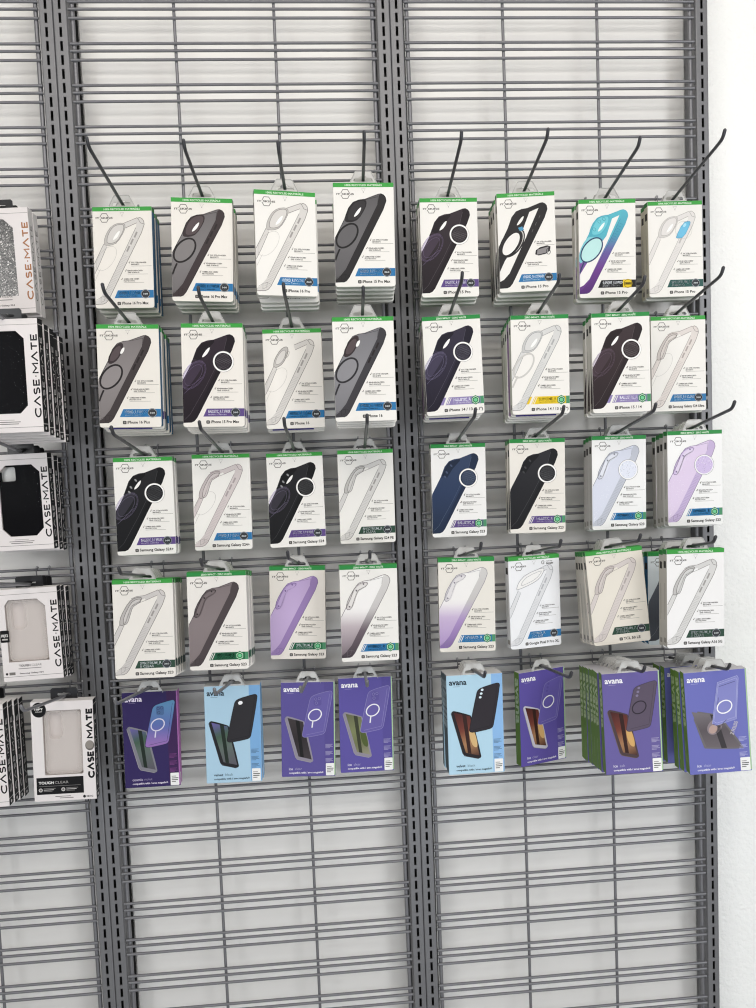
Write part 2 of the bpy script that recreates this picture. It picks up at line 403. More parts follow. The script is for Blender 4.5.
        c = (73.0, 67.0)
        A.poly(ell(*c, 18.6, 18.6), '#8f8c8a', 7); A.poly(ell(*c, 18.1, 18.1), '#f4f2ef', 8); A.poly(ell(*c, 15.4, 15.4), mixh(body, '#000000', .2), 9)
        for i in range(-6, 7):
            for j in range(-7, 8):
                x = i * 2.3 + (j % 2) * 1.15; y = j * 2.0
                if x * x + y * y < 195: A.poly(ell(c[0] + x, c[1] + y, .62, .62, 0, 6), mixh(body, '#ffffff', .32), 10)
    elif st == 'frame':
        A.poly(OUTLINE, s['body'], 2)
        A.poly(qs([(335, 236), (416, 205), (300, 462), (150, 772), (100, 825), (66, 842), (64, 730), (150, 600), (262, 420)]), '#ebe8e4', 3)
        A.poly(qs([(160, 372), (210, 300), (258, 240), (318, 212), (312, 260), (250, 372)]), s['body'], 4); A.poly(SLOT, '#ebe8e4', 5)
        for x, y in ((425, 280), (392, 342), (362, 400)): A.stroke(qs([(x - 8, y + 16), (x + 4, y - 10)]), .8, '#6a6668', 5)
        A.poly(ell(*q(178, 500), 31, 19, 52), s['body'], 5); A.poly(ell(*q(200, 500), 25, 12.5, 56), '#c9c5c1', 6)
        A.poly(ell(*q(175, 508), 28, 15, 52), s['body'], 7); A.poly(ell(*q(168, 512), 23.5, 11.2, 54), '#ebe8e4', 8)
        A.poly(qs([(70, 640), (140, 600), (110, 660), (62, 760)]), s['body'], 5)
        A.poly(qs([(232, 372), (268, 362), (285, 392), (248, 402)]), '#4f93b8', 9)
        # small picture of the case used as a stand
        A.poly(smooth_poly(qs([(378, 630), (390, 560), (520, 530), (510, 605)]), 1), '#2d2b2e', 5); A.poly(qs([(395, 618), (402, 572), (500, 548), (495, 598)]), '#8a8788', 6)
        A.stroke(ell(*q(498, 592), 3.6, 5.2, 10, 20), .9, '#2d2b2e', 7, True)
    elif st == 'teal':
        A.grad(OUTLINE, [(0, '#59b4c2'), (.33, '#57aebf'), (.5, '#6d6fa8'), (.66, '#7b4f97'), (1, '#5d3478')], 2, 20)
        A.grad(BANDP, [(0, '#5bb3c4'), (.3, '#4a97b0'), (.48, '#675f9b'), (.7, '#6b3d88'), (1, '#512c6c')], 3, 20)
        A.poly(qs([(350, 236), (416, 208), (300, 462), (150, 772), (100, 825), (66, 842), (64, 730), (170, 560), (300, 390)]), '#ece9e5', 4)
        A.poly(CAMP, '#4fa9bb', 5); A.poly([(x * .8 + 9.3, y * .84 + 7.2) for x, y in CAMP], '#6fc3cf', 6); A.poly(SLOT, '#e6f0ee', 7)
        for x, y in ((235, 262), (275, 240), (190, 330)): A.stroke(ell(*q(x, y), 2.6, 3.4, 40, 18), .6, '#33808f', 7, True)
        A.poly(smooth_poly(qs([(58, 520), (110, 420), (150, 392), (240, 400), (200, 470), (110, 600), (58, 640)]), 1), '#7fc5cd', 5)
        A.poly(ell(*q(168, 512), 26, 15.5, 50), '#b9e0de', 6); A.stroke(ell(*q(168, 512), 26, 15.5, 50), 2.4, '#2c3f63', 7, True)
        A.stroke(qs([(100, 622), (82, 662), (62, 716)]), 2.4, '#2c3f63', 7)
        for k in range(8): A.stroke(qs([(420 - k * 12, 280 + k * 22), (446 - k * 12, 292 + k * 22)]), .4, '#2d6c86', 5)
        A.stroke(qs([(425, 240), (320, 455), (150, 790)]), .5, '#3d3a66', 5)

def mixh(a, b, t):
    h = lambda c: [int(c[i:i+2], 16) for i in (1, 3, 5)]
    return '#%02x%02x%02x' % tuple(int(round(x + (y - x) * t)) for x, y in zip(h(a), h(b)))

BAND = {'blue': '#2f74a8', 'green': '#2f4a3c', 'purple': '#5f4a84', 'lilac': '#8d80ae', 'yellow': '#e5c52c', 'black': '#1d1d1f', 'teal': '#2b5550', 'forest': '#1f5a3e'}
def itskins(name, s):
    A = Art(); w, h, t = IW, IH, IT
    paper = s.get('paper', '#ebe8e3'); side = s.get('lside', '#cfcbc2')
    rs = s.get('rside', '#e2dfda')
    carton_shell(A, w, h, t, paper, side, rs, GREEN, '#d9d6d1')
    to_front(A, w, h, t)
    A.rect(0.2, 0, w - .2, 7.6, GREEN if not s.get('hex') else '#2f8a45', 1)
    A.text('100% RECYCLED MATERIALS' if not s.get('hex') else 'ZERO IMPACT \u00b7 ZERO WASTE', w / 2, 5.7, 3.1, '#d8ecd4', w=66 if not s.get('hex') else 56, align='c')
    cx, cy = 21.5, 19.5
    A.stroke([(cx + 8.6 * math.cos(k * PI / 3), cy + 8.8 * math.sin(k * PI / 3)) for k in range(6)], 1.15, '#6f6c69', 2, True)
    A.rect(cx - 10, cy - 1.6, cx + 10, cy + 1.6, paper, 3)
    A.text('IT SKINS', cx, cy + 1.5, 3.0, '#454240', w=31, align='c', bold=True, z=4)
    A.stroke([(50.5, 10.3), (54, 16), (57.5, 10.3)], .4, '#a7a4a0', 2, True); A.rect(53.3, 15.5, 54.7, 17.2, '#a7a4a0')
    phone_art(A, s)
    if s.get('google'):
        A.stroke(ell(73, 14.5, 3.1, 3.1)[4:38], 1.1, '#55524f', 9); A.rect(73, 14, 76.3, 15, '#55524f', 9.5)
        A.text('made for', 79.5, 13.4, 2.6, '#5d5a57', bold=False, z=9); A.text('Google', 79.5, 18.2, 3.6, '#45423f', bold=True, z=9)
    L1 = s.get('bul') or ('3X STRONGER', 'MAGNETS', 'ENHANCED', 'GRIP SURFACE', 'CAMERA AND SCREEN', 'PROTECTION')
    hexs = s.get('hex')
    rows = ((68, 101), (61, 115.5), (53.5, 130.5))
    if s['style'] == 'frame': rows = ((72, 92), (53.5, 130))
    for i, (x, y) in enumerate(rows):
        A.stroke([(x - 4.6, y - 1.2), (x - 3.6, y), (x - 2.0, y - 3.4)], .8 if not hexs else 1.2, '#5d5a57', 3)
        A.text(L1[(2 * i) % 6], x, y, 2.3, '#3f3c3a', bold=True, res=1, w=min(28, w - 3 - x)); A.text(L1[(2 * i + 1) % 6], x, y + 3.4, 2.3, '#4b4845', res=1)
        A.rect(x, y + 4.9, min(x + 37, w - 3), y + 5.5, '#9a9793', 2)
    bc = BAND[s['band']]; y0, y1 = s.get('by', (149.5, 163.5))
    x0 = 35.5
    A.poly([(x0, y1), (x0 + 6.5, y0), (w - .4, y0), (w - .4, y1)], bc, 3)
    if hexs:
        for k in (0, 1): A.poly([(x0 + 1.5 + k * 3.4, y1 - 1.2), (x0 + 7 + k * 3.4, y0 + 1.2), (x0 + 8.4 + k * 3.4, y0 + 1.2), (x0 + 2.9 + k * 3.4, y1 - 1.2)], '#e8e6e2', 5)
        if s['band'] in ('lilac', 'yellow') and s.get('wide'): A.poly([(26, y1), (32, y0), (x0 + 2, y0), (x0 - 4, y1)], bc, 3)
        A.rect(w - 7, y0, w - .4, y1, '#4d8f68', 4)
        hx = [(92 + 8.6 * math.sin(k * PI / 3), (y0 + y1) / 2 + 8.8 * math.cos(k * PI / 3)) for k in range(6)]
        A.poly(hx, '#1f7a45', 5); A.stroke([(92 + (a - 92) * .72, (y0 + y1) / 2 + (b - (y0 + y1) / 2) * .72) for a, b in hx], .9, '#d7eadb', 6, True)
        A.poly(ell(92, (y0 + y1) / 2, 3.4, 3.4, 0, 12), '#6fc48f', 6)
    else:
        bg = '#e0c12a' if s['band'] == 'black' else mixh(bc, '#3c4046', .6)
        if s['band'] == 'black': A.rect(83, y0 - .5, 99, y1 + .5, bg, 4)
        cc = (92.5, (y0 + y1) / 2)
        A.poly(ell(*cc, 8.2, 8.2), '#3a3d42' if s['band'] != 'black' else bg, 5); A.stroke(ell(*cc, 7.4, 7.4), .8, '#aab0b5' if s['band'] != 'black' else '#6d5d10', 6, True)
        A.rect(cc[0] - 7.2, cc[1] - 2.4, cc[0] + 7.2, cc[1] + 2.4, '#24272b' if s['band'] != 'black' else '#8a7614', 7); A.text('360', cc[0], cc[1] + 1.4, 2.8, '#c9cdd0' if s['band'] != 'black' else '#2b2508', w=9, align='c', z=8)
    tw = s.get('btxt', 'HYBRID_R // CLEAR'); tc = '#f4f8fc' if s['band'] != 'yellow' else '#4a3f10'
    sx = 50 if hexs else 44.5
    if '\n' in tw:
        a, b = tw.split('\n'); A.text(a, sx, y0 + 6.6, 4.5, tc); A.text(b, sx, y0 + 12.4, 4.5, tc)
    else:
        A.text(tw, sx, y0 + 7.6, 5.2, tc, w=33 if hexs else 39); A.text('DROP PROTECTION' if hexs else 'MAGNETIC COMPATIBLE', sx, y0 + 11.8, 2.2, mixh(bc, tc, .75), w=32, res=1)
    pr = s['prod']; y = 175.2
    px = s.get('px', 40.5)
    FITW = {'iPhone 16 Pro Max': 49, 'iPhone 15 Pro Max': 50, 'iPhone 15 Pro': 43, 'iPhone 16 Pro': 39, 'iPhone 16 Plus': 39, 'iPhone 16': 27, 'iPhone 15 / 14': 42, 'TCL 50 LE': 32, 'iPhone 14': 30}
    A.poly(rrect(px, y - 4.9, px + 6.2, y + .9, 1.4), '#3a3836', 3); A.poly(rrect(px + 1.5, y - 3.6, px + 4.7, y - .4, .6), '#8b8885', 4)
    A.text(pr, px + 8, y, 4.9, '#262422', w=s.get('pw') or FITW.get(pr))
    if s.get('foot'): A.rect(9, h - 9, w - 22, h - .6, s['foot'], 6)
    # printed sides
    to_left(A, w, h, t)
    A.rect(0.3, 0, t - .3, 8.5, '#2b7a3a', 1)
    A.rect(4, 21, t - 3.5, 34, '#2e2c2b', 2)
    if s['style'] in ('ball', 'frost', 'frame'):
        A.poly([(t - .3, 95), (t - .3, h - 8), (4, h - 8), (5, 140)], s.get('edge') or s['body'], 2)
    A.rect(6.5, 62, 7.6, 130, '#8f8b85', 2); A.rect(9.5, 70, 10.4, 118, '#a9a59e', 2)
    A.rect(4, h - 18, t - 4, h - 9, '#8f8b85', 2)
    to_right(A, w, h, t)
    A.rect(.3, 0, t - .3, 8.5, '#2b7a3a', 1)
    A.rect(.3, 149.5, t - .3, 163.5, mixh(bc, '#1a2a3a', .35), 1)
    if s.get('rside'): A.rect(6, 40, 7.4, 120, mixh(s['rside'], '#ffffff', .35), 2)
    return A.mesh(name)

# ------------------------------------------------------------------ purple / pale blue boxes
def av(x, y): return ((x - 75 - (y - 55) * .055) * .43, (y - 55) * .42)
def avs(p): return [av(*a) for a in p]
def avana(name, s, w, h, t):
    A = Art(); bg = s['bg']; kx, ky = w / 105.5, h / 189.0
    A_pts = lambda pts: [(x * kx, y * ky) for x, y in avs(pts)]
    carton_shell(A, w, h, t, bg, s.get('lside', '#64833a'), s['rside'], s.get('top', '#c9c8c6'), mixh(bg, '#000000', .3), r=2.0)
    to_front(A, w, h, t)
    A.rect(w * .8, .3, w - .4, h - 2.2, s['strip'], 1)
    if s.get('rim'): A.rect(w - 2.6, .3, w - .4, h - 2.2, s['rim'], 2)
    ink = s.get('ink', '#f2f0f4')
    A.text('avana', 5, 18.5, 10.5, ink, w=33, z=4)
    A.rect(12, 21.4, 25, 22.2, mixh(bg, ink, .4), 2)
    # lower phone
    if s.get('fold'):
        ph = smooth_poly(A_pts([(478, 232), (580, 250), (690, 408), (680, 414), (530, 402), (520, 396)]) if False else [(8, 70), (60, 82), (101, 146), (98, 149), (31, 144), (28, 141)], 1)
        A.poly(ph, '#6e6a6c', 3); A.grad([(10, 73), (58, 84), (96, 145), (33, 141)], [(0, '#777075'), (.5, '#5a5357'), (1, '#6c6468')], 4, 8)
        A.poly([(43, 80), (55, 83), (70, 145), (60, 145)], '#3a3639', 5); A.poly(ell(50, 104, 16, 12, 50), '#8b7f84', 5); A.poly(ell(47, 108, 9, 7, 50), '#b59a92', 6)
        A.text('Z FOLD5', 83, 122, 6.5, '#c9c3c6', w=26, ang=-68, z=6)
    else:
        out = A_pts([(101, 226), (106, 217), (116, 215), (180, 236), (192, 243), (240, 425), (238, 434), (228, 438), (166, 422), (157, 410)])
        A.poly(smooth_poly(out, 1), s['pedge'], 3)
        scr = A_pts([(113, 223), (184, 243), (232, 424), (171, 408)])
        A.grad(scr, s['screen'], 4, 12, ax=(.35, .94)); A.poly(A_pts([(150, 233), (168, 238), (196, 414), (180, 410)]), mixh(s['screen'][1][1], '#000000', .55), 5)
        if s.get('glow'): A.poly(smooth_poly(A_pts([(180, 300), (205, 305), (226, 385), (205, 385), (188, 350)]), 2), s['glow'], 6)
        A.stroke(A_pts([(101, 226), (157, 410), (166, 422), (228, 438)]), 1.0, s.get('phl', '#9a969c'), 5)
    # upper case
    if s.get('fold'):
        case = [(60, 22), (96, 12), (98, 16), (90, 92), (52, 102), (46, 98)]
        A.poly(case, mixh(bg, '#ffffff', .16), 7)
        for f in (1, .9): A.stroke([(75 + (x - 75) * f, 56 + (y - 56) * f) for x, y in case], .7, mixh(bg, '#ffffff', .45), 8, True)
        A.stroke([(62, 30), (92, 22)], .8, '#40406a', 9); A.stroke([(47, 99), (60, 104), (72, 92)], .9, '#3d3b52', 9); A.stroke([(60, 50), (57, 70)], .8, '#40406a', 9)
        A.stroke(ell(70, 68, 14, 11, 30), 2.2, '#f4f2f6', 10, True)
    else:
        case = smooth_poly(A_pts([(210, 142), (216, 126), (232, 116), (296, 98), (308, 100), (312, 112), (290, 285), (284, 300), (270, 306), (200, 318), (186, 314), (183, 302)]), 1)
        if s.get('cgrad'): A.grad(case, s['cgrad'], 7, 12)
        else: A.poly(case, s['case'], 7)
        A.stroke(case, .8, s['cline'], 8, True)
        A.stroke(A_pts([(300, 112), (280, 290), (200, 306)]), .6, s['cline'], 8)
        cam = s['camk']
        if cam == 'sq':
            A.poly(rrect(*(kx * 64, ky * 29, kx * 79, ky * 47), 4), s['camc'], 9)
            for x, y in ((68, 34), (75, 33), (69, 42)): A.stroke(ell(x * kx, y * ky, 2.4, 2.6, 0, 16), .6, s['cline'], 10, True)
        elif cam == 'hole':
            A.poly(ell(68 * kx, 34 * ky, 4.4, 3.6, 20), '#f2f2f4', 9)
        elif cam == 'lens':
            for x, y in ((67, 30), (65, 37), (63, 44)): A.poly(ell(x * kx, y * ky, 2.6, 2.2, 20, 18), s['camc'], 9)
        if s.get('mag'):
            A.stroke(ell(66 * kx, 66 * ky, 13.5, 10.6, 35), 2.2, s['mag'], 10, True)
            if s.get('stem'): A.stroke([(62 * kx, 77.5 * ky), (60 * kx, 91 * ky)], 2.4, s['mag'], 10)
    n1, n2 = s['nm']
    A.text(n1, 14, h - 13.5, 5.0, mixh(bg, ink, .75), bold=True); A.text(n2, 14 + 3.3 * len(n1) + 2, h - 13.5, 5.0, mixh(bg, ink, .5), bold=False)
    A.text('compatible with / avec magsafe\u00ae', 14, h - 6.2, 3.6, mixh(bg, ink, .95), w=68, res=1)
    tx = mixh(s['strip'], s.get('fine', ink), .45)
    for k in range(3):
        y = h * (.66 + k * .075)
        for j, l in enumerate((14, 12, 15, 9)): A.rect(w * .815, y + j * 2.3, w * .815 + l, y + j * 2.3 + 1.1, tx, 3)
    A.poly(rrect(w * .82, h - 26, w - 2.6, h - 1.2, 1.4), '#efeeec', 4)
    for j, (l, c) in enumerate(((9, '#9d9b99'), (13, '#4a4846'), (12, '#4a4846'), (8, '#6a6866'))): A.rect(w * .84, h - 20 + j * 3.6, w * .84 + l, h - 18.4 + j * 3.6, c, 5)
    to_left(A, w, h, t); A.text('avana', 3.6, 12, 15.5, s.get('lt', '#b3c294'), w=92, ang=90, z=2)
    A.rect(3, h - 60, 4.2, h - 20, mixh(s.get('lside', '#64833a'), '#ffffff', .25), 1)
    to_right(A, w, h, t); A.poly(rrect(0.4, h - 26, 7, h - 1.2, .8), '#efeeec', 2)
    return A.mesh(name)

# ------------------------------------------------------------------ white window boxes of the part-seen bay
CT = 20.0
def case_box(name, s, w, h):
    """card carton with a real window opening; returns its mesh and the window outline (mm)"""
    A = Art(); t = CT; white = '#e4dedd'
    c = s.get('cham', 12.0); x0, x1, y0, y1 = s['win']
    if s.get('square'): win = rrect(x0, y0, x1, y1, 2.5, 3)
    elif s.get('topcut'): win = [(x0 + c * .5, y0), (x1 - c, y0), (x1, y0 + c), (x1, y1), (x0, y1), (x0, y0 + c * .7)]
    else: win = [(x0 + c, y0), (x1 - c, y0), (x1, y0 + c), (x1, y1 - c), (x1 - c, y1), (x0 + c, y1), (x0, y1 - c), (x0, y0 + c)]
    sd = s.get('side', '#101114')
    carton_shell(A, w, h, t, white, '#101114', sd, '#e8e4e2', '#dcd8d6', r=0, hole=win)
    to_front(A, w, h, t); A.xmin = -1; A.xmax = 1e9
    # inner walls and backing of the opening
    W, H, T = w / 1000, h / 1000, t / 1000
    P = lambda x, y, d: (-W / 2 + x / 1000, -T / 2 + d / 1000, H - y / 1000)
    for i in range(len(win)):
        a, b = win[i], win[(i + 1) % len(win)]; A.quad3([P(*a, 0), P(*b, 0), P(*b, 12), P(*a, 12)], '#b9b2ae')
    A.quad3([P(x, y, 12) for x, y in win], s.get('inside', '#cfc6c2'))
    ink = s.get('ink', '#141416')
    A.rect(0.3, 9.5, w - .3, 10.2, '#8a8684', 1) if not s.get('square') else None
    A.rect(0.3, h - 9, w - .3, h - 8.4, '#4a4848', 1) if not s.get('square') else None
    xb = w - 2.6
    if s.get('square'):
        caps(A, 'C\u039bSE', xb, h * .78, 9.8, ink, 50, 3.5); caps(A, 'M\u039bTE', xb, h * .38, 9.8, ink, 56, 3.5)
        A.poly(ell(w - 8.5, h * .455, 8.2, 9.5), '#6b6662', 3); A.poly(ell(w - 9.0, h * .447, 6.8, 8), '#8d8781', 4)
        A.rect(5, h * .76, w * .80, h * .93, '#0f0f11', 2)
        A.text('TOUGH', 9, h * .825, 4.8, '#f0eeec', w=27, z=3); A.text('CLEAR', 38, h * .825, 4.8, '#a9a6a4', w=25, z=3, bold=False)
        A.rect(9, h * .846, w * .75, h * .849, '#8a8786', 3)
        for x in (12, 53):
            A.poly(ell(x, h * .885, 3.6, 3.6, 0, 20), '#c9c6c4', 3); A.poly(ell(x, h * .885, 2.2, 2.2, 0, 14), '#77736f', 4)
            for j in range(3): A.rect(x + 5.5, h * .868 + j * 2.6, x + 27 - j * 3, h * .868 + j * 2.6 + 1.1, '#c9c6c4' if j == 1 else '#7d7a78', 3)
        A.poly(ell(15, 15, 13.2, 14.2), '#0d0d0f', 4); A.text('10FT', 15, 15.5, 3.4, '#f0eeec', align='c', w=15, z=5); A.text('DROP', 15, 19.5, 2.0, '#c9c6c4', align='c', w=12, z=5); A.poly(ell(15, 8.5, 2.0, 2.6, 0, 12), '#c9c6c4', 5)
        for j in range(2): A.rect(38 + j * 8, h - 9.2 + j * 3.2, 66 + j * 5, h - 8.0 + j * 3.2, '#6a6664', 2)
        A.poly(ell(w - 22, h - 6.2, 2.6, 2.8, 0, 18), '#1a1a1c', 2); A.text('MAG', w - 18, h - 4.8, 3.0, '#1a1a1c', w=12, z=2)
    else:
        caps(A, 'C\u039bSE.M\u039bTE', xb, h * .87, 9.8, ink, h * .73, 2.5)
        if s.get('badge'):
            A.poly(rrect(0.3, h * .44, 16, h * .57, 2), '#0f0f11', 3); A.text('10|12', 8, h * .51, 5, '#efedeb', w=12, align='c', z=4)
            A.rect(3, h * .53, 13, h * .545, '#bdbab8', 4)
        if s.get('topcut'):
            A.text('TOUGH', w * .27, h * .845, 4.0, '#2a2827', w=w * .19, z=2); A.text('CLEAR', w * .48, h * .845, 4.0, '#6a6765', w=w * .17, z=2, bold=False)
            A.rect(w * .26, h * .862, w * .64, h * .87, '#8d8987', 2); A.text('Samsung Galaxy S24', w * .27, h * .925, 2.7, '#3a3836', w=w * .40, z=2, res=1)
            A.poly(ell(w * .06, h * .915, 2.2, 2.4, 0, 16), '#2a2827', 2); A.rect(w * .1, h * .9, w * .2, h * .93, '#77736f', 2)
        else:
            for j, l in enumerate((26, 46, 40)): A.rect(w * .46 - l / 2 + (10 if s.get('off') else 0), h * .885 + j * 3.3, w * .46 + l / 2 + (10 if s.get('off') else 0), h * .885 + j * 3.3 + 1.2, '#6d6967' if j else '#b5b1af', 2)
    to_right(A, w, h, t)
    if sd == '#101114':
        caps(A, 'C\u039bSE.M\u039bTE', t - 6.0, h * .88, 7.0, '#d5d2d0', h * .72, 1.3)
        A.rect(.3, h - 14, t - .3, h - 12.8, '#c9c6c4', 1); A.rect(.3, 9, t - .3, 10, '#c9c6c4', 1); A.poly(ell(t / 2, h - 6, 3, 3, 0, 14), '#d9d6d4', 2)
    else:
        caps(A, 'C\u039bSE.M\u039bTE', t - 6, h * .88, 8.5, '#4a4644', h * .72, 1.4)
    to_left(A, w, h, t); caps(A, 'C\u039bSE.M\u039bTE', 6, h * .14, 9, '#d9d6d4', h * .72, 1.4, ang=90)
    return A.mesh(name), win

def phone_case_mesh(name, s, w, h, kind):
    """moulded phone case seen through the window: rounded shell with a raised lip and camera opening"""
    x0, x1, y0, y1 = s['win']; t = CT
    X = lambda x: -w / 2000 + x / 1000; Z = lambda y: (h - y) / 1000
    m = MB(); a0, a1, b0, b1 = x0 + 2, x1 - 1.5, y0 + 2, y1 - 1.0
    if kind == 'black' or kind == 'glit': a0, a1, b0, b1 = x0 - 3, x1 + 3, y0 - 3, y1 + 3
    out = rrect(a0, b0, a1, b1, 9, 6)
    yb = -t / 2000 + .011; yf = -t / 2000 + .0035
    if kind == 'glit':
        cam = None
    else:
        cw = (a1 - a0)
        cam = rrect(a0 + 5, b0 + 6, a0 + cw * .42, b0 + cw * .40, 4, 4) if kind == 'black' else rrect(a0 + 8, b0 + 3, a0 + cw * .48, b0 + cw * .80, 9, 6)
    loops = [[Vector((x, y, 0)) for x, y in out]]
    if cam: loops.append([Vector((x, y, 0)) for x, y in cam])
    tri = tessellate_polygon(loops); pts = [(v.x, v.y) for l in loops for v in l]
    m.add([(X(x), yf, Z(y)) for x, y in pts], tri, 0)
    for lp in ([out] + ([cam] if cam else [])):
        n = len(lp)
        m.add([(X(x), yf, Z(y)) for x, y in lp] + [(X(x), yb, Z(y)) for x, y in lp], [(i, (i + 1) % n, n + (i + 1) % n, n + i) for i in range(n)], 0)
        if kind != 'black' or lp is cam:   # raised lip
            cx = sum(p[0] for p in lp) / n; cy = sum(p[1] for p in lp) / n
            big = [(cx + (x - cx) * (1 - 1.6 / (a1 - a0) * 2), cy + (y - cy) * (1 - 1.6 / (b1 - b0) * 2)) for x, y in lp]
            m.add([(X(x), yf - .0012, Z(y)) for x, y in lp] + [(X(x), yf - .0012, Z(y)) for x, y in big] + [(X(x), yf, Z(y)) for x, y in lp] + [(X(x), yf, Z(y)) for x, y in big],
                  [(i, (i + 1) % n, n + (i + 1) % n, n + i) for i in range(n)] + [(i, (i + 1) % n, 2 * n + (i + 1) % n, 2 * n + i) for i in range(n)] + [(n + i, n + (i + 1) % n, 3 * n + (i + 1) % n, 3 * n + i) for i in range(n)], 0)
    if cam and kind == 'black':
        cx = sum(p[0] for p in cam) / len(cam)
        m.add([(X(x), yb, Z(y)) for x, y in cam], [tuple(range(len(cam)))], 1)
    mats = {'black': [M_BCASE, M_TAB], 'glit': [M_GLIT], 'clear': [M_CCASE]}[kind]
    return m.mesh(name, mats)
def film_mesh(name, win, w, h):
    X = lambda x: -w / 2000 + x / 1000; Z = lambda y: (h - y) / 1000
    m = MB(); yf = -CT / 2000 + .0006
    m.add([(X(x), yf, Z(y)) for x, y in win], [tuple(range(len(win)))], 0)
    return m.mesh(name, [M_FILM])

# ------------------------------------------------------------------ hang tabs
def tab_mesh(name, w, h, t, black=False, cx=0.0):
    """flat tab with a slot, rising behind the box's front edge"""
    W2, top, H = (.0252, .0130, .0205); z0 = h / 1000; y0 = -t / 2000 + .0008; y1 = y0 + .0009
    if black:
        W2, top, H = .0245, .0155, .0205; y0 = t / 2000 - .004; y1 = y0 + .0012
        o = [(-W2, -.004), (W2, -.004), (W2, H - .003), (W2 - .003, H), (-W2 + .003, H), (-W2, H - .003)]
        i = [(-.011, .0058), (.011, .0058), (.0125, .0082), (.011, .0106), (.0035, .0106), (0, .0118), (-.0035, .0106), (-.011, .0106), (-.0125, .0082)]
    else:
        o = [(-W2, -.003), (W2, -.003), (W2 - .002, .002), (top + .001, H - .001), (top - .002, H), (-top + .002, H), (-top - .001, H - .001), (-W2 + .002, .002)]
        i = [(-.0165, .0022), (.0165, .0022), (.0172, .0050), (.0150, .0078), (.0070, .0082), (.0046, .0112), (-.0046, .0112), (-.0070, .0082), (-.0150, .0078), (-.0172, .0050)]
    m = MB(); L = [[Vector((x + cx, z, 0)) for x, z in o], [Vector((x + cx, z, 0)) for x, z in i]]
    tri = tessellate_polygon(L); P = [(v.x, v.y) for l in L for v in l]
    m.add([(x, y0, z0 + z) for x, z in P], tri); m.add([(x, y1, z0 + z) for x, z in P], tri)
    for lp in (o, i):
        n = len(lp); m.add([(x + cx, y0, z0 + z) for x, z in lp] + [(x + cx, y1, z0 + z) for x, z in lp], [(k, (k + 1) % n, n + (k + 1) % n, n + k) for k in range(n)])
    if not black:   # raised rim along the outline
        for k in range(1, 7):
            a, b = o[k], o[k + 1]
            m.tube([(a[0] + cx, y0 - .0002, z0 + a[1]), (b[0] + cx, y0 - .0002, z0 + b[1])], .0008, 6)
    return m.mesh(name, [M_BTAB if black else M_TAB])
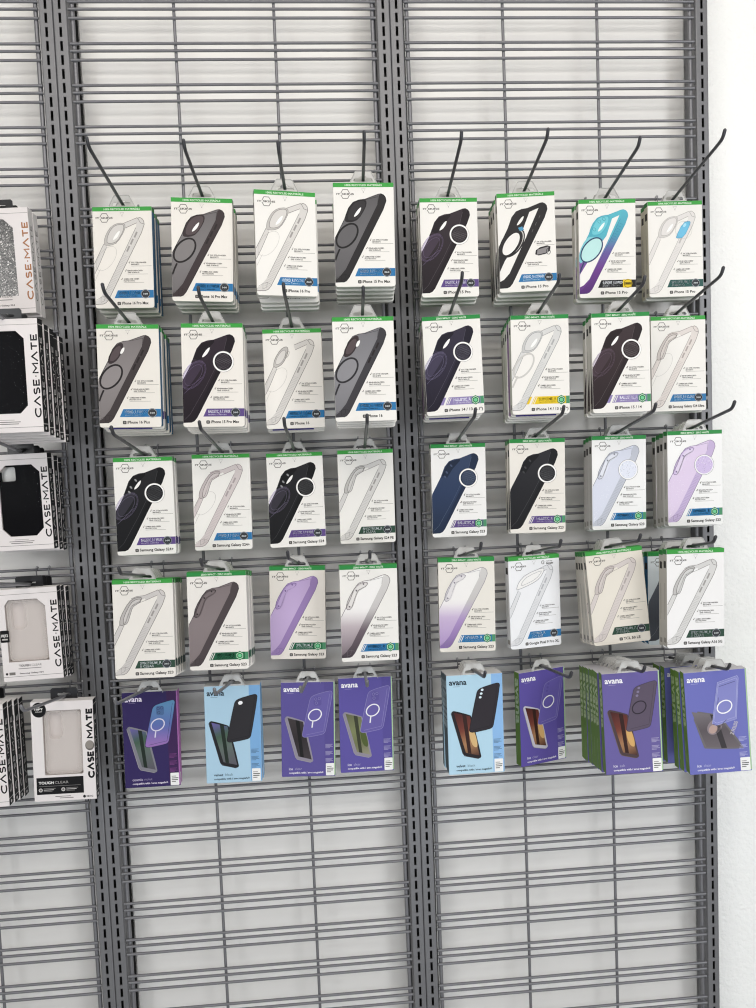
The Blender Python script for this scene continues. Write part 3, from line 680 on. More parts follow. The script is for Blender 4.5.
# ------------------------------------------------------------------ what hangs where
# front box of each hook: centre x, centre z, distance of its face from the wires, yaw, roll, hook base x, hook base z
POS = {
    'A1': (0.1201, 1.8875, 0.073, -4.2, -1.5, 0.1246, 1.9732), # e0.4
    'A2': (0.2683, 1.8882, 0.110, 0.6, -2.3, 0.2751, 1.9674), # e0.5
    'A3': (0.4194, 1.8884, 0.138, 9.8, -0.9, 0.4245, 1.9628), # e1.2
    'A4': (0.5587, 1.9022, 0.133, -0.4, -0.9, 0.5638, 1.9775), # e0.3
    'A5': (0.7203, 1.8909, 0.080, -0.4, -0.4, 0.7230, 1.9755), # e0.4
    'A6': (0.8653, 1.8954, 0.089, -3.9, 0.4, 0.8669, 1.9784), # e0.8
    'A7': (1.0188, 1.8806, 0.089, -2.6, -0.6, 1.0221, 1.9635), # e0.4
    'A8': (1.1668, 1.8852, 0.057, -0.3, 0.3, 1.1676, 1.9737), # e0.4
    'B1': (0.1295, 1.6675, 0.121, 1.3, -1.4, 0.1350, 1.7447), # e0.4
    'B2': (0.2795, 1.6620, 0.139, -0.7, -1.6, 0.2858, 1.7361), # e0.7
    'B3': (0.4200, 1.6563, 0.092, 1.8, -0.1, 0.4226, 1.7388), # e1.1
    'B4': (0.5472, 1.6610, 0.167, 1.5, -0.3, 0.5520, 1.7302), # e0.9
    'B5': (0.7158, 1.6698, 0.106, -1.0, 1.1, 0.7167, 1.7497), # e0.4
    'B6': (0.8764, 1.6648, 0.117, -1.9, -0.4, 0.8801, 1.7428), # e0.4
    'B7': (1.0224, 1.6614, 0.136, -2.4, 0.0, 1.0259, 1.7362), # e0.5
    'B8': (1.1599, 1.6626, 0.076, -0.7, -0.1, 1.1622, 1.7478), # e0.5
    'C1': (0.1322, 1.4319, 0.073, 1.0, -0.6, 0.1352, 1.5176), # e0.5
    'C2': (0.2730, 1.4324, 0.058, 1.2, -0.9, 0.2760, 1.5208), # e0.5
    'C3': (0.4122, 1.4298, 0.041, 0.6, -0.0, 0.4132, 1.5212), # e0.4
    'C4': (0.5483, 1.4303, 0.040, -0.4, -0.3, 0.5499, 1.5218), # e0.4
    'C5': (0.7292, 1.4347, 0.044, 1.2, -0.6, 0.7313, 1.5254), # e0.5
    'C6': (0.8785, 1.4381, 0.069, -2.2, -0.9, 0.8819, 1.5245), # e0.5
    'C7': (1.0377, 1.4378, 0.076, 0.9, -0.8, 1.0410, 1.5231), # e0.5
    'C8': (1.1766, 1.4415, 0.102, -0.0, -0.2, 1.1795, 1.5221), # e0.2
    'D1': (0.1282, 1.2101, 0.117, 1.0, -1.2, 0.1332, 1.2881), # e0.3
    'D2': (0.2614, 1.2168, 0.114, -1.2, -1.0, 0.2661, 1.2953), # e0.3
    'D3': (0.4048, 1.2098, 0.043, -3.1, -1.7, 0.4088, 1.3007), # e0.6
    'D4': (0.5411, 1.2148, 0.106, 0.0, -0.8, 0.5452, 1.2947), # e0.7
    'D5': (0.7303, 1.2161, 0.084, -3.1, -0.8, 0.7339, 1.2999), # e0.6
    'D6': (0.8699, 1.2104, 0.060, 9.9, 0.2, 0.8712, 1.2984), # e1.0
    'D7': (1.0149, 1.2233, 0.116, -4.4, 4.5, 1.0102, 1.3012), # e1.0
    'D8': (1.1374, 1.2242, 0.176, -0.5, -0.6, 1.1430, 1.2919), # e0.7
    'E1': (0.1106, 0.9764, 0.040, 1.2, -1.1, 0.1136, 1.0714), # e0.6
    'E2': (0.2727, 0.9884, 0.073, -0.1, -1.3, 0.2769, 1.0775), # e0.6
    'E3': (0.4148, 0.9779, 0.044, -1.2, -2.0, 0.4195, 1.0721), # e0.2
    'E4': (0.5290, 0.9822, 0.050, 0.6, -0.9, 0.5319, 1.0755), # e0.1
    'E5': (0.7298, 1.0006, 0.135, -0.4, -0.2, 0.7336, 1.0790), # e0.3
    'E6': (0.8823, 0.9761, 0.050, 17.1, -0.1, 0.8838, 1.0693), # e1.3
    'E7': (1.0113, 1.0015, 0.183, -3.4, 1.5, 1.0134, 1.0715), # e1.0
    'E8': (1.1660, 0.9980, 0.196, -5.3, 2.9, 1.1658, 1.0667), # e0.9
    'F1': (-0.1037, 1.8892, 0.059, -1.5, 1.2, -0.1043, 1.9754), # e0.3
    'F2': (-0.0569, 1.6664, 0.184, -2.8, -0.1, -0.0520, 1.7309), # e0.3
    'F3': (-0.0929, 1.4488, 0.068, -2.7, 0.8, -0.0925, 1.5334), # e0.4
    'F4': (-0.0870, 1.2045, 0.083, 1.6, 0.9, -0.0863, 1.2835), # e1.0
    'F5': (-0.0411, 0.9805, 0.083, 1.0, -1.2, -0.0368, 1.0684), # e0.9
    'F6': (-0.1892, 0.9901, 0.115, 1.8, -0.0, -0.1861, 1.0666), # e1.0
}
STACK = dict(A1=3, A2=4, A3=4, A4=5, A5=3, A6=4, A7=2, A8=2, B1=5, B2=4, B3=3, B4=4, B5=4, B6=5, B7=3, B8=2, C1=2, C2=1, C3=1, C4=1, C5=1, C6=2, C7=3, C8=4,
             D1=5, D2=5, D3=1, D4=2, D5=1, D6=1, D7=4, D8=2, E1=1, E2=2, E3=1, E4=1, E5=4, E6=1, E7=7, E8=3, F1=2, F2=5, F3=3, F4=3, F5=1, F6=4)
FROST = dict(style='frost', body='#6d696a', body2='#7d797a', edge='#3d3436', cam='#3a3133', cam2='#554a4c', line='#2c2526', ring='#252122', ringfill='#807c7c', band='blue')
CLEAR = dict(style='clear', band='blue', ring='#b5b1ad')
BALL = dict(style='ball', body='#2b2329', band='purple', ringc='#a58fc0', btxt='BALLISTIC_R // SPARK')
ITS = {
 'A1': dict(CLEAR, prod='iPhone 16 Pro Max', rside='#2d6288', paper='#e9e4dd'),
 'A2': dict(FROST, prod='iPhone 16 Pro Max', btxt='HYBRID_R // VAPOR', paper='#e9e4dd'),
 'A3': dict(CLEAR, prod='iPhone 16 Pro', px=47),
 'A4': dict(FROST, body='#5b595b', body2='#6a686a', edge='#2a282a', cam='#262426', cam2='#343234', line='#1c1b1c', ring='#1f1e1f', ringfill='#626062', prod='iPhone 15 Pro Max', btxt='HYBRID_R // FROST'),
 'A5': dict(BALL, prod='iPhone 15 Pro'),
 'A6': dict(style='frame', body='#2b292b', band='blue', prod='iPhone 15 Pro', btxt='HYBRID_R // STAND'),
 'A7': dict(style='teal', band='black', prod='iPhone 15 Pro', btxt='SUPREME_R // PRISM'),
 'A8': dict(style='clear', band='teal', prod='iPhone 15 Pro', btxt='SPECTRUM_R\n// MOOD', blob=True, line='#a5a19e', fill='#dedad7', lside='#d6d0bd'),
 'B1': dict(FROST, pill=True, body='#7a7474', body2='#8a8484', edge='#40393a', ringfill='#8d8787', prod='iPhone 16 Plus', btxt='HYBRID_R // VAPOR', rside='#2d6288', paper='#e7e2da'),
 'B2': dict(BALL, body='#281f28', prod='iPhone 15 Pro Max', paper='#e9e4dd'),
 'B3': dict(CLEAR, pill=True, prod='iPhone 16', px=44, paper='#e9e5df'),
 'B4': dict(FROST, pill=True, body='#77767a', body2='#88878b', edge='#3f3d41', line='#252427', ring='#2e2d30', ringfill='#8a898d', prod='iPhone 16', btxt='HYBRID_R // VAPOR', px=48),
 'B5': dict(BALL, body='#2c2838', band='lilac', wide=True, hex=True, prod='iPhone 14 / 13 (6.1")', px=33, pw=64, btxt='BALLISTIC_R', ringc='#a79fc4', lside='#d0ccc6'),
 'B6': dict(style='clear', band='yellow', wide=True, hex=True, prod='iPhone 14 / 13 (6.1")', px=36, pw=61, btxt='SUPREME_R', ring='#c9c6c2', rw=3.2, line='#8f8f90', fill='#d5d4d2', lside='#cdd0c2'),
 'B7': dict(BALL, body='#33272a', band='lilac', hex=True, wide=True, prod='iPhone 15 / 14', btxt='BALLISTIC_R', ringc='#8d7590', lside='#d3d0c8'),
 'B8': dict(CLEAR, sam=True, prod='Samsung Galaxy S24 Ultra', px=33, pw=63, line='#8d827e', fill='#dcd4cf'),
 'C1': dict(BALL, body='#17171a', sam=True, prod='Samsung Galaxy S24+', px=33, pw=62, btxt='BALLISTIC_R // SPARK', ringc='#b7a9cf', lens=True),
 'C2': dict(CLEAR, sam=True, prod='Samsung Galaxy S24+', px=33, pw=62, line='#8b7f80', fill='#cfc5c4', ring='#a9a3a2'),
 'C3': dict(BALL, body='#1b1b1e', sam=True, prod='Samsung Galaxy S24', px=36, pw=60, ringc='#b7a9cf', lens=True),
 'C4': dict(style='clear', sam=True, band='green', prod='Samsung Galaxy S24 FE', px=31, pw=65, btxt='SPECTRUM_R\n// CLEAR', fill='#d3d0cd'),
 'C5': dict(style='ball', body='#2b3a58', sam=True, band='purple', hex=True, btxt='BALLISTIC_R', prod='Samsung Galaxy S23', px=37, pw=59, lside='#bdb9b2', paper='#eceae8'),
 'C6': dict(style='ball', body='#232327', sam=True, band='purple', hex=True, btxt='BALLISTIC_R', prod='Samsung Galaxy S23', px=37, pw=59, lens=False, lside='#c2bdb2', paper='#e6e1d9'),
 'C7': dict(style='tint', body='#d5d8e6', edge='#bfc2cd', line='#7f828d', cam='#c3c6d2', cam2='#dfe1ea', ribs='#a2a5b1', band='blue', hex=True, sam=True, btxt='HYBRID_R', prod='Samsung Galaxy S23', px=37, pw=59, mag='#dfe2ee', lside='#bab7b3', paper='#eeedec'),
 'C8': dict(style='tint', body='#dccbe4', edge='#c3b0d3', line='#7d6c93', cam='#cdbbdc', cam2='#ddd0e6', ribs='#a592bb', band='blue', hex=True, sam=True, btxt='HYBRID_R', prod='Samsung Galaxy S23', px=37, pw=59, mag='#cdbce0', lside='#bdb9b4', paper='#efeeed'),
 'D1': dict(style='clear', sam=True, band='green', prod='Samsung Galaxy S23', px=36, pw=60, btxt='SPECTRUM_R\n// CLEAR', fill='#ccc7c4', paper='#e8e3dc'),
 'D2': dict(style='tint', body='#7f7475', body2='#857a7b', edge='#4b4244', line='#332c2e', cam='#5d5355', cam2='#776c6d', band='forest', hex=True, sam=True, btxt='SPECTRUM_R', prod='Samsung Galaxy S23', px=37, pw=59, paper='#e9e4de'),
 'D3': dict(style='tint', body='#b9a2cb', body2='#bea8cf', edge='#957cae', line='#75608f', cam='#a48cbb', cam2='#b7a1ca', band='forest', hex=True, sam=True, btxt='SPECTRUM_R', prod='Samsung Galaxy S23', px=37, pw=59, paper='#e4ded6'),
 'D4': dict(style='fade', fade=('#b9adb2', '#6d6068', '#3f363c'), edge='#6d6068', line='#6f676b', cam='#cfcac8', cam2='#e0dcd9', band='blue', hex=True, sam=True, btxt='HYBRID_R', prod='Samsung Galaxy S23', px=37, pw=59),
 'D5': dict(style='fade', fade=('#c4b0d0', '#a98fc0', '#8268a0'), edge='#9a85ad', line='#8a8390', cam='#d0ccd0', cam2='#e2dedf', band='blue', hex=True, sam=True, btxt='HYBRID_R', prod='Samsung Galaxy S23', px=37, pw=59, paper='#e7e2d9'),
 'D6': dict(style='clear', pixel=True, google=True, band='blue', prod='Google Pixel 9 Pro XL', px=31, pw=64, btxt='HYBRID_R\n// CLEAR', line='#9a9aa0', fill='#dcdcde', paper='#ececee', lside='#d9d8d8'),
 'D7': dict(style='clear', sam=True, band='green', prod='TCL 50 LE', px=49, btxt='SPECTRUM_R\n// CLEAR', fill='#d3cac6', line='#9a8f8b', paper='#e3dcd0', lside='#c9c4ba'),
 'D8': dict(style='clear', sam=True, band='green', prod='Samsung Galaxy A16 5G', px=31, pw=65, btxt='SPECTRUM_R\n// CLEAR', fill='#d4d2d0', paper='#eceae9', lside='#bcb8b0'),
}
ODD = {  # boxes of another print hanging deeper in a stack
 'purple': dict(style='tint', foot='#4b4088', body='#8d6fa5', edge='#5d4376', line='#432e58', cam='#74588f', cam2='#8d72a6', band='purple', prod='iPhone 14', btxt='HYBRID_R // PRISM', px=48, lside='#8a6c93'),
 'slate': dict(style='ball', body='#62666f', sam=True, band='blue', hex=True, btxt='BALLISTIC_R', prod='Samsung Galaxy A15 5G', px=31, pw=65, paper='#e6eef2', lside='#2f6f9e'),
}
SCRV = [(0, '#6b5fa0'), (.3, '#3f5a48'), (.55, '#5d6a64'), (1, '#57525e')]
SCRB = [(0, '#3f1c1c'), (.4, '#70352a'), (.7, '#a57a55'), (1, '#41211f')]
PUR = dict(bg='#5a5093', strip='#554a8d', rside='#b5cfa2', rim='#a9c79a', case='#665ca0', cline='#8b84b6', camk='sq', camc='#5d5396', mag='#efedf3', stem=True, pedge='#8d8794', top='#c4c2c6')
AVA = {
 'E1': dict(bg='#2f2358', strip='#3b1f4f', rside='#b873b5', rim='#a768a8', cgrad=[(0, '#5b8fb5'), (.55, '#5b6bab'), (1, '#9a6fb2')], cline='#2e2b52', camk='sq', camc='#4b6a97', mag='#d7d3e6', stem=True, pedge='#7e7d86', screen=SCRV, nm=('cosmic', 'violet'), ink='#e9dff0', fine='#b55fa8'),
 'E2': dict(bg='#a9c9dd', strip='#7aa9d6', rside='#7fb0dc', case='#29272b', cline='#151417', camk='hole', pedge='#1d1c20', screen=SCRV, nm=('velvet', 'black'), ink='#26323c', phl='#3a393d', lside='#5b86a8', lt='#9fc0d6'),
 'E3': dict(PUR, screen=[(0, '#3d3638'), (.5, '#2b2527'), (1, '#3f383b')], nm=('ice', 'clear')),
 'E4': dict(PUR, bg='#5a509b', strip='#544a92', screen=[(0, '#5d5f45'), (.4, '#7b8159'), (.7, '#6b6f4c'), (1, '#94917b')], glow='#4d5a2c', nm=('ice', 'clear'), cline='#9089bd'),
 'E5': dict(bg='#b1d2e4', strip='#8bb6e2', rside='#8fbce4', case='#2b262c', cline='#171418', camk='lens', camc='#d9e6ee', pedge='#1f1a1e', screen=SCRB, glow='#d2b07a', nm=('velvet', 'black'), ink='#23303a', phl='#3d383c', lside='#4d5a5f', lt='#a9b8bd'),
 'E6': dict(PUR, bg='#5d509d', strip='#574a95', screen=SCRB, glow='#cfa66b', case='#6559a5', camk='lens', camc='#5b4f98', stem=False, nm=('ice', 'clear'), pedge='#c3bfcb', lside='#66853d', lt='#b9c79f'),
 'E7': dict(PUR, bg='#675d9b', strip='#675c98', screen=SCRB, glow='#d0a566', case='#5a4f60', cline='#3f3644', camk='lens', camc='#7f7592', mag='#2f2833', stem=False, nm=('ice', 'ash'), pedge='#4a3a3c', lside='#66853d', lt='#b5c397', phl='#6d5a58'),
 'E8': dict(PUR, bg='#6c6fb6', strip='#6e71b6', screen=SCRB, fold=True, nm=('ice', 'clear'), lside='#66853d', lt='#b5c397'),
}
CASE = {
 'F1': dict(win=(8, 84, 20, 158), square=False, topcut=True, cham=16, kind='glit', ink='#a5714c', side='#d8d4d2'),
 'F2': dict(win=(12, 89, 20, 158), cham=13, kind='black'),
 'F3': dict(win=(16, 92, 20, 152), cham=14, kind='black'),
 'F4': dict(win=(12, 84, 20, 136), cham=14, topcut=True, kind='clear', badge=True),
 'F5': dict(win=(21, 91, 17, 140), square=True, kind='clear', bold=True),
 'F6': dict(win=(12, 89, 20, 150), cham=13, kind='black'),
}
def dims(n):
    if n in ITS: return IW, IH, IT
    if n == 'E8': return 113.0, 191.0, 18.0
    if n[0] == 'E': return 105.5, 189.0, 18.0
    if n == 'F4': return 107.0, 172.0, CT
    if n == 'F5': return 113.0, 190.0, CT
    return {'F1': (113.0, 190.0, CT), 'F2': (113.0, 190.0, CT), 'F3': (108.0, 178.0, CT), 'F6': (113.0, 190.0, CT)}[n]

ORD = ('first', 'second', 'third', 'fourth')
ROW = dict(A='top row', B='second row', C='third row', D='fourth row', E='bottom row')
LOOK = {
 'A1': 'clear line-drawn case', 'A2': 'smoky brown-grey case with ring', 'A3': 'tilted, clear line-drawn case', 'A4': 'charcoal frosted case with ring',
 'A5': 'dark plum case with round close-up', 'A6': 'black frame case with stand ring', 'A7': 'teal-to-purple gradient case', 'A8': 'clear case and small blue phone inset',
 'B1': 'smoky grey case with black ring', 'B2': 'black-plum case with round close-up', 'B3': 'clear thin-edged case', 'B4': 'cool grey frosted case with ring',
 'B5': 'navy case with round close-up', 'B6': 'clear case above yellow band', 'B7': 'brown-black case with round close-up', 'B8': 'clear square-cornered case',
 'C1': 'black case with pale rings', 'C2': 'clear case with mauve edges', 'C3': 'black case with pale rings', 'C4': 'clear case above dark green band',
 'C5': 'navy blue case with round close-up', 'C6': 'plain black case with round close-up', 'C7': 'pale silver sparkly case', 'C8': 'lilac sparkly case',
 'D1': 'clear ribbed case above dark green band', 'D2': 'smoky brown translucent case', 'D3': 'purple translucent case', 'D4': 'clear-to-black fading case',
 'D5': 'clear-to-purple fading case', 'D6': 'turned, clear case with wide camera opening', 'D7': 'tilted cream box, clear case', 'D8': 'clear case above dark green band',
 'E1': 'dark violet', 'E2': 'pale blue, black case', 'E3': 'purple, dark phone screen', 'E4': 'purple, greenish phone screen', 'E5': 'pale blue, black case, orange screen',
 'E6': 'turned purple, orange phone screen', 'E7': 'purple, smoky case', 'E8': 'periwinkle blue, folding phone',
}
def where(n):
    i = int(n[1]) - 1
    return '%s hook, %s, %s' % (ORD[i % 4], ROW[n[0]], 'middle bay' if i < 4 else 'wall-side bay')
def front_label(n):
    if n[0] == 'E': return '%s box, front, %s' % (LOOK[n], where(n))
    return '%s, front white box, %s' % (LOOK[n], where(n))
FL = {'F1': ('white window box with silver glitter case and copper lettering', 'topmost glitter-case'), 'F2': ('white window box with black case, front of the thick upper stack', 'upper black-case'),
      'F3': ('white window box with black case, front of the middle stack', 'middle black-case'), 'F4': ('white window box with clear case and cut top corners', 'cut-corner clear-case'),
      'F5': ('white window box with clear case above a black panel', ''), 'F6': ('white black-sided box beside the box with a black panel, front of its stack', 'bottom-row black-sided')}

TH = math.radians(9.9); HD = Vector((-.0258, -1, math.tan(TH)))     # hooks rise towards the shopper
HOOK_LEN = 0.27

# ------------------------------------------------------------------ hooks
def zgroup(z): return TOPZ - round((TOPZ - z) / PITCH) * PITCH
def hook(n):
    x, z, d, ya, ro, bx, bz = POS[n]
    t = empty('display_hook', (bx, 0, bz))
    zb = zgroup(bz) - bz
    m = MB(); dz = HD
    p = [Vector((0, -.0036, 0)), dz * .012, dz * .10, dz * .17, dz * .233]
    p += [dz * .240 + Vector((0, 0, .0006)), dz * .2445 + Vector((0, 0, .0022)), dz * .248 + Vector((0, 0, .0050)), dz * .252 + Vector((0, 0, .0100))]
    r = .0029
    q_ = p[-1]; dr = (p[-1] - p[-2]).normalized()
    pp = p + [q_ + dr * .0015, q_ + dr * .0026]
    m.tube(pp, [r] * len(p) + [r * .8, r * .35], 12)
    link('rod', m.mesh('rod', [M_HOOK if n[0] in 'ABCD' or n in ('E5', 'E6', 'E7', 'E8') else M_HOOK2]), t)
    # clip: a bent wire that lies over the three grid wires and bites on the topmost one
    m = MB(); top = zb + WIRE_OFF[2]; yw = -.0045
    m.tube([(-.0118, yw, top + .004), (-.0118, yw, -.004), (-.0100, yw, -.0065), (.0100, yw, -.0065), (.0118, yw, -.004), (.0118, yw, top + .004)], .0012, 8)
    m.tube([(-.0118, yw, 0), (.0118, yw, 0)], .0013, 8)
    fr = link('mounting_frame', m.mesh('mounting_frame', [M_HOOK2]), t)
    for s in (-1, 1):
        m = MB(); x_ = s * .0118
        m.tube([(x_, yw, top + .0035), (x_, yw + .001, top + .0052), (x_, 0, top + .0058), (x_, .0042, top + .0048), (x_, .0052, top - .002)], .0017, 8)
        link('clip', m.mesh('clip', [M_CLIP]), fr)
    return t
cnt = {}
for n in POS:
    t = hook(n); k = STACK[n]
    if n[0] == 'F':
        lab = 'grey metal hook holding %s' % {'F1': 'the silver glitter case boxes', 'F2': 'the thick upper stack of black-case boxes', 'F3': 'the middle stack of black-case boxes', 'F4': 'the cut-corner clear-case boxes',
              'F5': 'the clear-case box above a black panel', 'F6': 'the stack of black-sided boxes in the bottom row'}[n]
    else:
        lab = 'dark metal rod hook with upturned tip, %s' % where(n)
    tag(t, lab, 'hook', 'display hooks on the wire grid')

# ------------------------------------------------------------------ packages
def rot(ya, ro): return Matrix.Rotation(ya, 3, 'Z') @ Matrix.Rotation(-ro, 3, 'Y')
MESH = {}
def parts_for(n, key=None):
    k = key or n
    if k in MESH: return MESH[k]
    w, h, t = dims(n); out = []
    if key: out.append(('carton', itskins('carton', ODD[key])))
    elif n in ITS: out.append(('carton', itskins('carton', ITS[n])))
    elif n in AVA: out.append(('carton', avana('carton', AVA[n], w, h, t)))
    else:
        s = CASE[n]; me, win = case_box('carton', s, w, h); out.append(('carton', me))
        out.append(('phone_case', phone_case_mesh('phone_case', s, w, h, s['kind']))); out.append(('window_film', film_mesh('window_film', win, w, h)))
    out.append(('hang_tab', tab_mesh('hang_tab', w, h, t, black=n[0] == 'F')))
    MESH[k] = out; return out
def package(n, face, label, group, ya, ro, dx=0.0, key=None):
    """one box whose printed face is `face` metres in front of the wires, hanging on hook n"""
    x, z, d, _, _, bx, bz = POS[n]; w, h, t = dims(n)
    R = rot(ya, ro)
    # the hole sits on the rod: move along the hook with the stack
    cx = x + HD.x * (face - d) + dx; cz = z + math.tan(TH) * (face - d)
    loc = Vector((cx, -face, cz)) - R @ Vector((0, -t / 2000, h / 2000))
    o = empty('boxed_phone_case', loc, (0, -ro, ya))
    for nm, me in parts_for(n, key): link(nm, me, o)
    tag(o, label, 'boxed phone case', group)
    return o
BACK = ('', 'second', 'third', 'fourth', 'fifth', 'sixth', 'seventh')
NUMW = ('', 'one', 'two', 'three', 'four', 'five', 'six', 'seven')
for n in POS:
    x, z, d, ya, ro, bx, bz = POS[n]; ya, ro = math.radians(ya), math.radians(ro)
    w, h, t = dims(n); step = t / 1000 + .0012
    rnd = random.Random(n)
    grp = {'F': 'window boxes in the part-seen bay', 'E': 'purple and blue boxes of the bottom row'}.get(n[0], 'white green-topped boxes')
    gap = (.003 + math.sin(abs(ya)) * w / 2000) if abs(ya) > .045 else 0.0
    faces = [d - i * step - (gap if i else 0) for i in range(STACK[n])]
    if n == 'D8': faces += [.088, .088 - step]
    if n == 'E8': faces += [.10, .10 - step, .10 - 2 * step]
    yaws = ya
    for i, f in enumerate(faces):
        key = None
        if i == 0: a, r, dx = ya, ro, 0.0
        else:
            a = 0.0 if gap else ya; r = ro * .75 ** i + math.radians(rnd.uniform(-.45, .45)); dx = rnd.uniform(-.0012, .0012)
        if n in ('B1', 'B3') and i == 1: key = 'purple'
        if n == 'B5' and i == 2: key = 'purple'
        if n == 'B6' and i == 1: key = 'purple'
        if n == 'D8' and i >= 2: key = 'slate'
        if n[0] == 'F': lab = FL[n][0] if i == 0 else '%s box from the front in the %s stack' % (BACK[i], FL[n][1])
        else:
            lab = front_label(n) if i == 0 else '%s box from the front on the %s' % (BACK[i], where(n))
            if key == 'slate': lab = 'pale blue-white box, %s from the front on the %s' % (BACK[i], where(n))
        package(n, f, lab, grp, a, r, dx, key)

# ------------------------------------------------------------------ fixture: wire grids, uprights, boards, wall, floor
BAYS = (-BAY, 0.0, BAY)
r_w = .0027
def hwire():
    m = MB(); x0, x1 = .0275, BAY - .0275
    m.tube([(x0, 0, 0), (x1, 0, 0)], r_w, 10); return m.mesh('horizontal_wire', [M_WIRE])
def vwire(r):
    m = MB(); m.tube([(0, .0052, .04), (0, .0052, 2.62)], r, 10); return m.mesh('vertical_wire', [M_WIRE])
HW, VW, VE = hwire(), vwire(.0030), vwire(.0040)
GL = ('grey triple-wire display grid holding the white window boxes, part seen', 'grey triple-wire display grid in the middle between the two pairs of uprights', 'grey triple-wire display grid next to the bare plaster wall')
for bx, lab in zip(BAYS, GL):
    t = empty('wire_grid_panel', (bx, 0, 0)); tag(t, lab, 'wire grid', 'wire grid panels')
    for g in range(-3, 30):
        for off in WIRE_OFF:
            o = link('horizontal_wire', HW, t); o.location = (0, 0, TOPZ - g * PITCH + off)
    for i in range(4):
        o = link('vertical_wire', VE if i in (0, 3) else VW, t); o.location = (.0335 + (BAY - .067) * i / 3, 0, 0)

def upright_mesh():
    """box-section post with a column of open slots down its face and softened front edges"""
    m = MB(); hw, yf, yb = .0125, -.0035, .045; sw, sh = .0025, .0092; P = PITCH / 3; ch = .0022
    z0, z1 = 0.0, 2.62; zc0 = TOPZ - .001; k0 = math.ceil((zc0 - z1) / P + .6); k1 = math.floor((zc0 - z0) / P - .6)
    last = z1
    m.add([(-hw + ch, yf, z0), (-sw, yf, z0), (-sw, yf, z1), (-hw + ch, yf, z1)], [(0, 1, 2, 3)])
    m.add([(hw - ch, yf, z0), (sw, yf, z0), (sw, yf, z1), (hw - ch, yf, z1)], [(0, 1, 2, 3)])
    for k in range(k0, k1 + 1):
        zc = zc0 - k * P; a, b = zc + sh, zc - sh
        m.add([(-sw, yf, last), (sw, yf, last), (sw, yf, a), (-sw, yf, a)], [(0, 1, 2, 3)])
        v = [(-sw, yf, a), (sw, yf, a), (sw, yf, b), (-sw, yf, b), (-sw, yf + .002, a), (sw, yf + .002, a), (sw, yf + .002, b), (-sw, yf + .002, b)]
        m.add(v, [(0, 1, 5, 4), (1, 2, 6, 5), (2, 3, 7, 6), (3, 0, 4, 7)])
        last = b
    m.add([(-sw, yf, last), (sw, yf, last), (sw, yf, z0), (-sw, yf, z0)], [(0, 1, 2, 3)])
    for s in (-1, 1):
        pr = [(s * (hw - ch), yf), (s * (hw - ch * .5), yf + ch * .14), (s * (hw - ch * .14), yf + ch * .5), (s * hw, yf + ch), (s * hw, yb)]
        for (xa, ya), (xb, yb_) in zip(pr, pr[1:]):
            m.add([(xa, ya, z0), (xb, yb_, z0), (xb, yb_, z1), (xa, ya, z1)], [(0, 1, 2, 3)])
    m.add([(-hw, yb, z0), (hw, yb, z0), (hw, yb, z1), (-hw, yb, z1)], [(0, 1, 2, 3)])
    m.add([(-hw, yf + ch, z1), (hw, yf + ch, z1), (hw, yb, z1), (-hw, yb, z1)], [(0, 1, 2, 3)])
    m.box(-.008, .008, .010, .012, z0 + .01, z1 - .01, 1)  # black sheet paints in the shade of the hollow behind the slots
    return m.mesh('post', [M_UP, M_DARK])
UP = upright_mesh()
def gap_shade(s, mt=M_DARK):  # black strip painting in the shaded gap between upright and board
    m = MB(); m.box(min(s * .0127, s * .0185), max(s * .0127, s * .0185), .0405, .0440, 0.02, 2.6); return m.mesh('gap_shade_strip', [mt])
GAP_SHADE = {1: gap_shade(1), -1: gap_shade(-1)}
for x, s, lab in ((-.0129, -1, 'slotted grey upright carrying the grid behind the white window boxes'), (.0129, 1, 'slotted grey upright of the middle grid, beside the white window boxes'),
                  (BAY - .0129, -1, 'slotted grey upright of the middle grid, paired with the wall-side grid upright'), (BAY + .0129, 1, 'slotted grey upright of the wall-side grid, paired with the middle grid upright'),
                  (2 * BAY - .0129, -1, 'single slotted grey upright standing against the bare white plaster')):
    t = empty('slotted_upright', (x, 0, 0)); tag(t, lab, 'upright', 'slotted uprights')
    link("post", UP, t)
    if x < 1.2: link("gap_shade_strip", GAP_SHADE[s], t)

for i, bx in enumerate(BAYS):
    m = MB(); m.box(bx + .0332, bx + BAY - (.0332 if i < 2 else .0268), .0460, .0485, .03, 2.62)
    tag(link('wall_board', m.mesh('wall_board', [M_BOARD])), 'smooth white board behind the wire grid', kind='structure')
def plane(name, pts, m):
    me = bpy.data.meshes.new(name); me.from_pydata(pts, [], [tuple(range(len(pts)))]); me.materials.append(m); me.update()
    return tag(link(name, me), kind='structure')
plane('wall_back', [(-2.2, .052, 0), (3.4, .052, 0), (3.4, .052, 3.0), (-2.2, .052, 3.0)], M_WALL)
plane('floor', [(-2.2, -3.6, 0), (3.4, -3.6, 0), (3.4, .052, 0), (-2.2, .052, 0)], M_FLOOR)

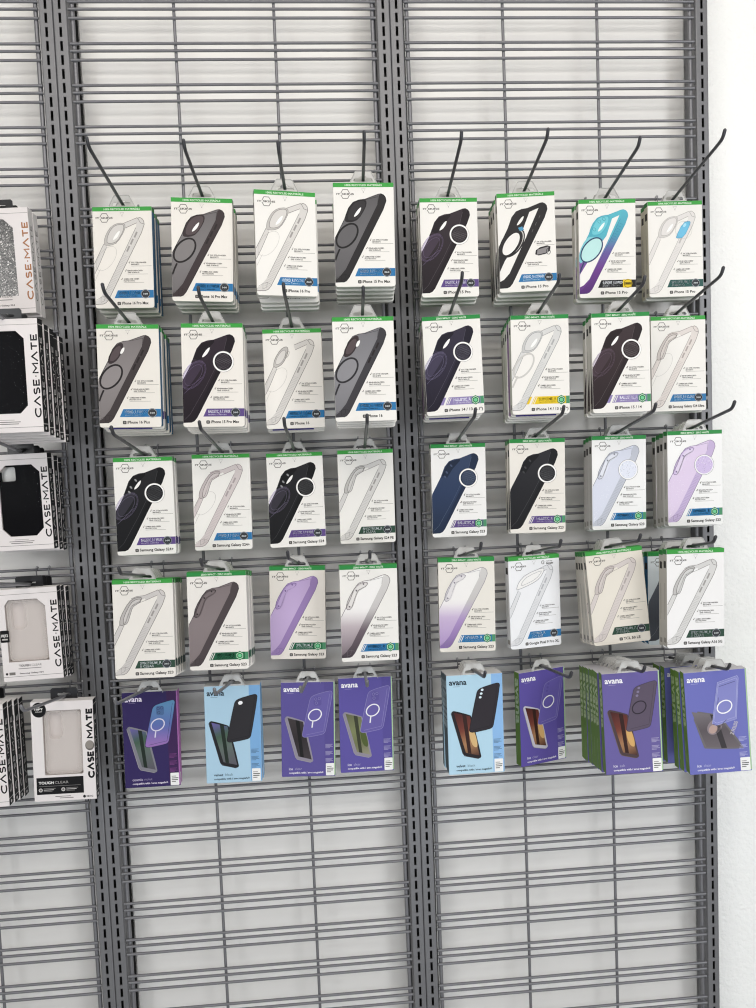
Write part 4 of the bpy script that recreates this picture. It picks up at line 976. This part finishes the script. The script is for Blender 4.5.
# ------------------------------------------------------------------ light
WORLD = 0.085
EXPO = -0.10
LIGHTS = [
    ('window_light', (2.6, -2.2, 2.0), (.75, 0, 1.3), .9, 1.2, 33, (.97, .985, 1.0)),
    ('window_light', (-1.4, -2.2, 1.9), (.6, 0, 1.3), .9, 1.2, 20, (.97, .985, 1.0)),
    ('floor_bounce_fill', (.8, -1.9, .12), (.7, 0, .95), 2.6, 1.1, 28, (.86, .93, 1.0)),  # added low fill that brightens the lower part like floor bounce
    ('ceiling_light', (.5, -1.25, 2.95), (.5, -.3, 1.2), 2.4, .5, 13, (1, .95, .88)),
    ('ceiling_light', (.5, -2.1, 2.95), (.5, -.3, 1.2), 2.4, .5, 21, (1, .95, .88)),
]
w = bpy.data.worlds.new('shop'); bpy.context.scene.world = w; w.use_nodes = True
nt = w.node_tree; bgn = nt.nodes['Background']; bgn.inputs['Strength'].default_value = WORLD
tc = nt.nodes.new('ShaderNodeTexCoord'); sp = nt.nodes.new('ShaderNodeSeparateXYZ'); rp = nt.nodes.new('ShaderNodeValToRGB')
mr = nt.nodes.new('ShaderNodeMapRange'); mr.inputs['From Min'].default_value = -1
nt.links.new(tc.outputs['Generated'], sp.inputs[0]); nt.links.new(sp.outputs['Z'], mr.inputs['Value']); nt.links.new(mr.outputs['Result'], rp.inputs['Fac']); nt.links.new(rp.outputs['Color'], bgn.inputs['Color'])
e = rp.color_ramp.elements; e[0].position = .3; e[0].color = (.72, .74, .78, 1); e[1].position = .8; e[1].color = (1, .97, .93, 1)
def area(name, loc, target, sx, sy, power, col):
    l = bpy.data.lights.new(name, 'AREA'); l.shape = 'RECTANGLE'; l.size = sx; l.size_y = sy; l.energy = power; l.color = col
    o = bpy.data.objects.new(name, l); C.objects.link(o); o.location = loc
    o.rotation_euler = (Vector(target) - Vector(loc)).to_track_quat('-Z', 'Y').to_euler(); return o
for a in LIGHTS: area(*a)

# ------------------------------------------------------------------ camera
cam = bpy.data.cameras.new('camera'); co = bpy.data.objects.new('camera', cam); C.objects.link(co)
R = Vector((0.99679695, -0.06933078, -0.03986336)); F = Vector((0.06679573, 0.99585405, -0.06174989)); U = Vector((0.04397925, 0.0588894, 0.99729527))
M = Matrix.Identity(4)
for i in range(3): M[i][0] = R[i]; M[i][1] = U[i]; M[i][2] = -F[i]
M[0][3], M[1][3], M[2][3] = 0.471434, -1.508195, 1.505809
co.matrix_world = M
cam.sensor_fit = 'HORIZONTAL'; cam.sensor_width = 36; cam.lens = 36 * 757 / 756; cam.clip_start = .02
bpy.context.scene.camera = co
sc = bpy.context.scene
sc.view_settings.view_transform = 'Standard'; sc.view_settings.look = 'None'; sc.view_settings.exposure = EXPO; sc.view_settings.gamma = 1.0
sc.cycles.max_bounces = 8; sc.cycles.transparent_max_bounces = 12
sc.cycles.use_denoising = True; sc.cycles.denoising_prefilter = "ACCURATE"; sc.cycles.filter_width = 1.15
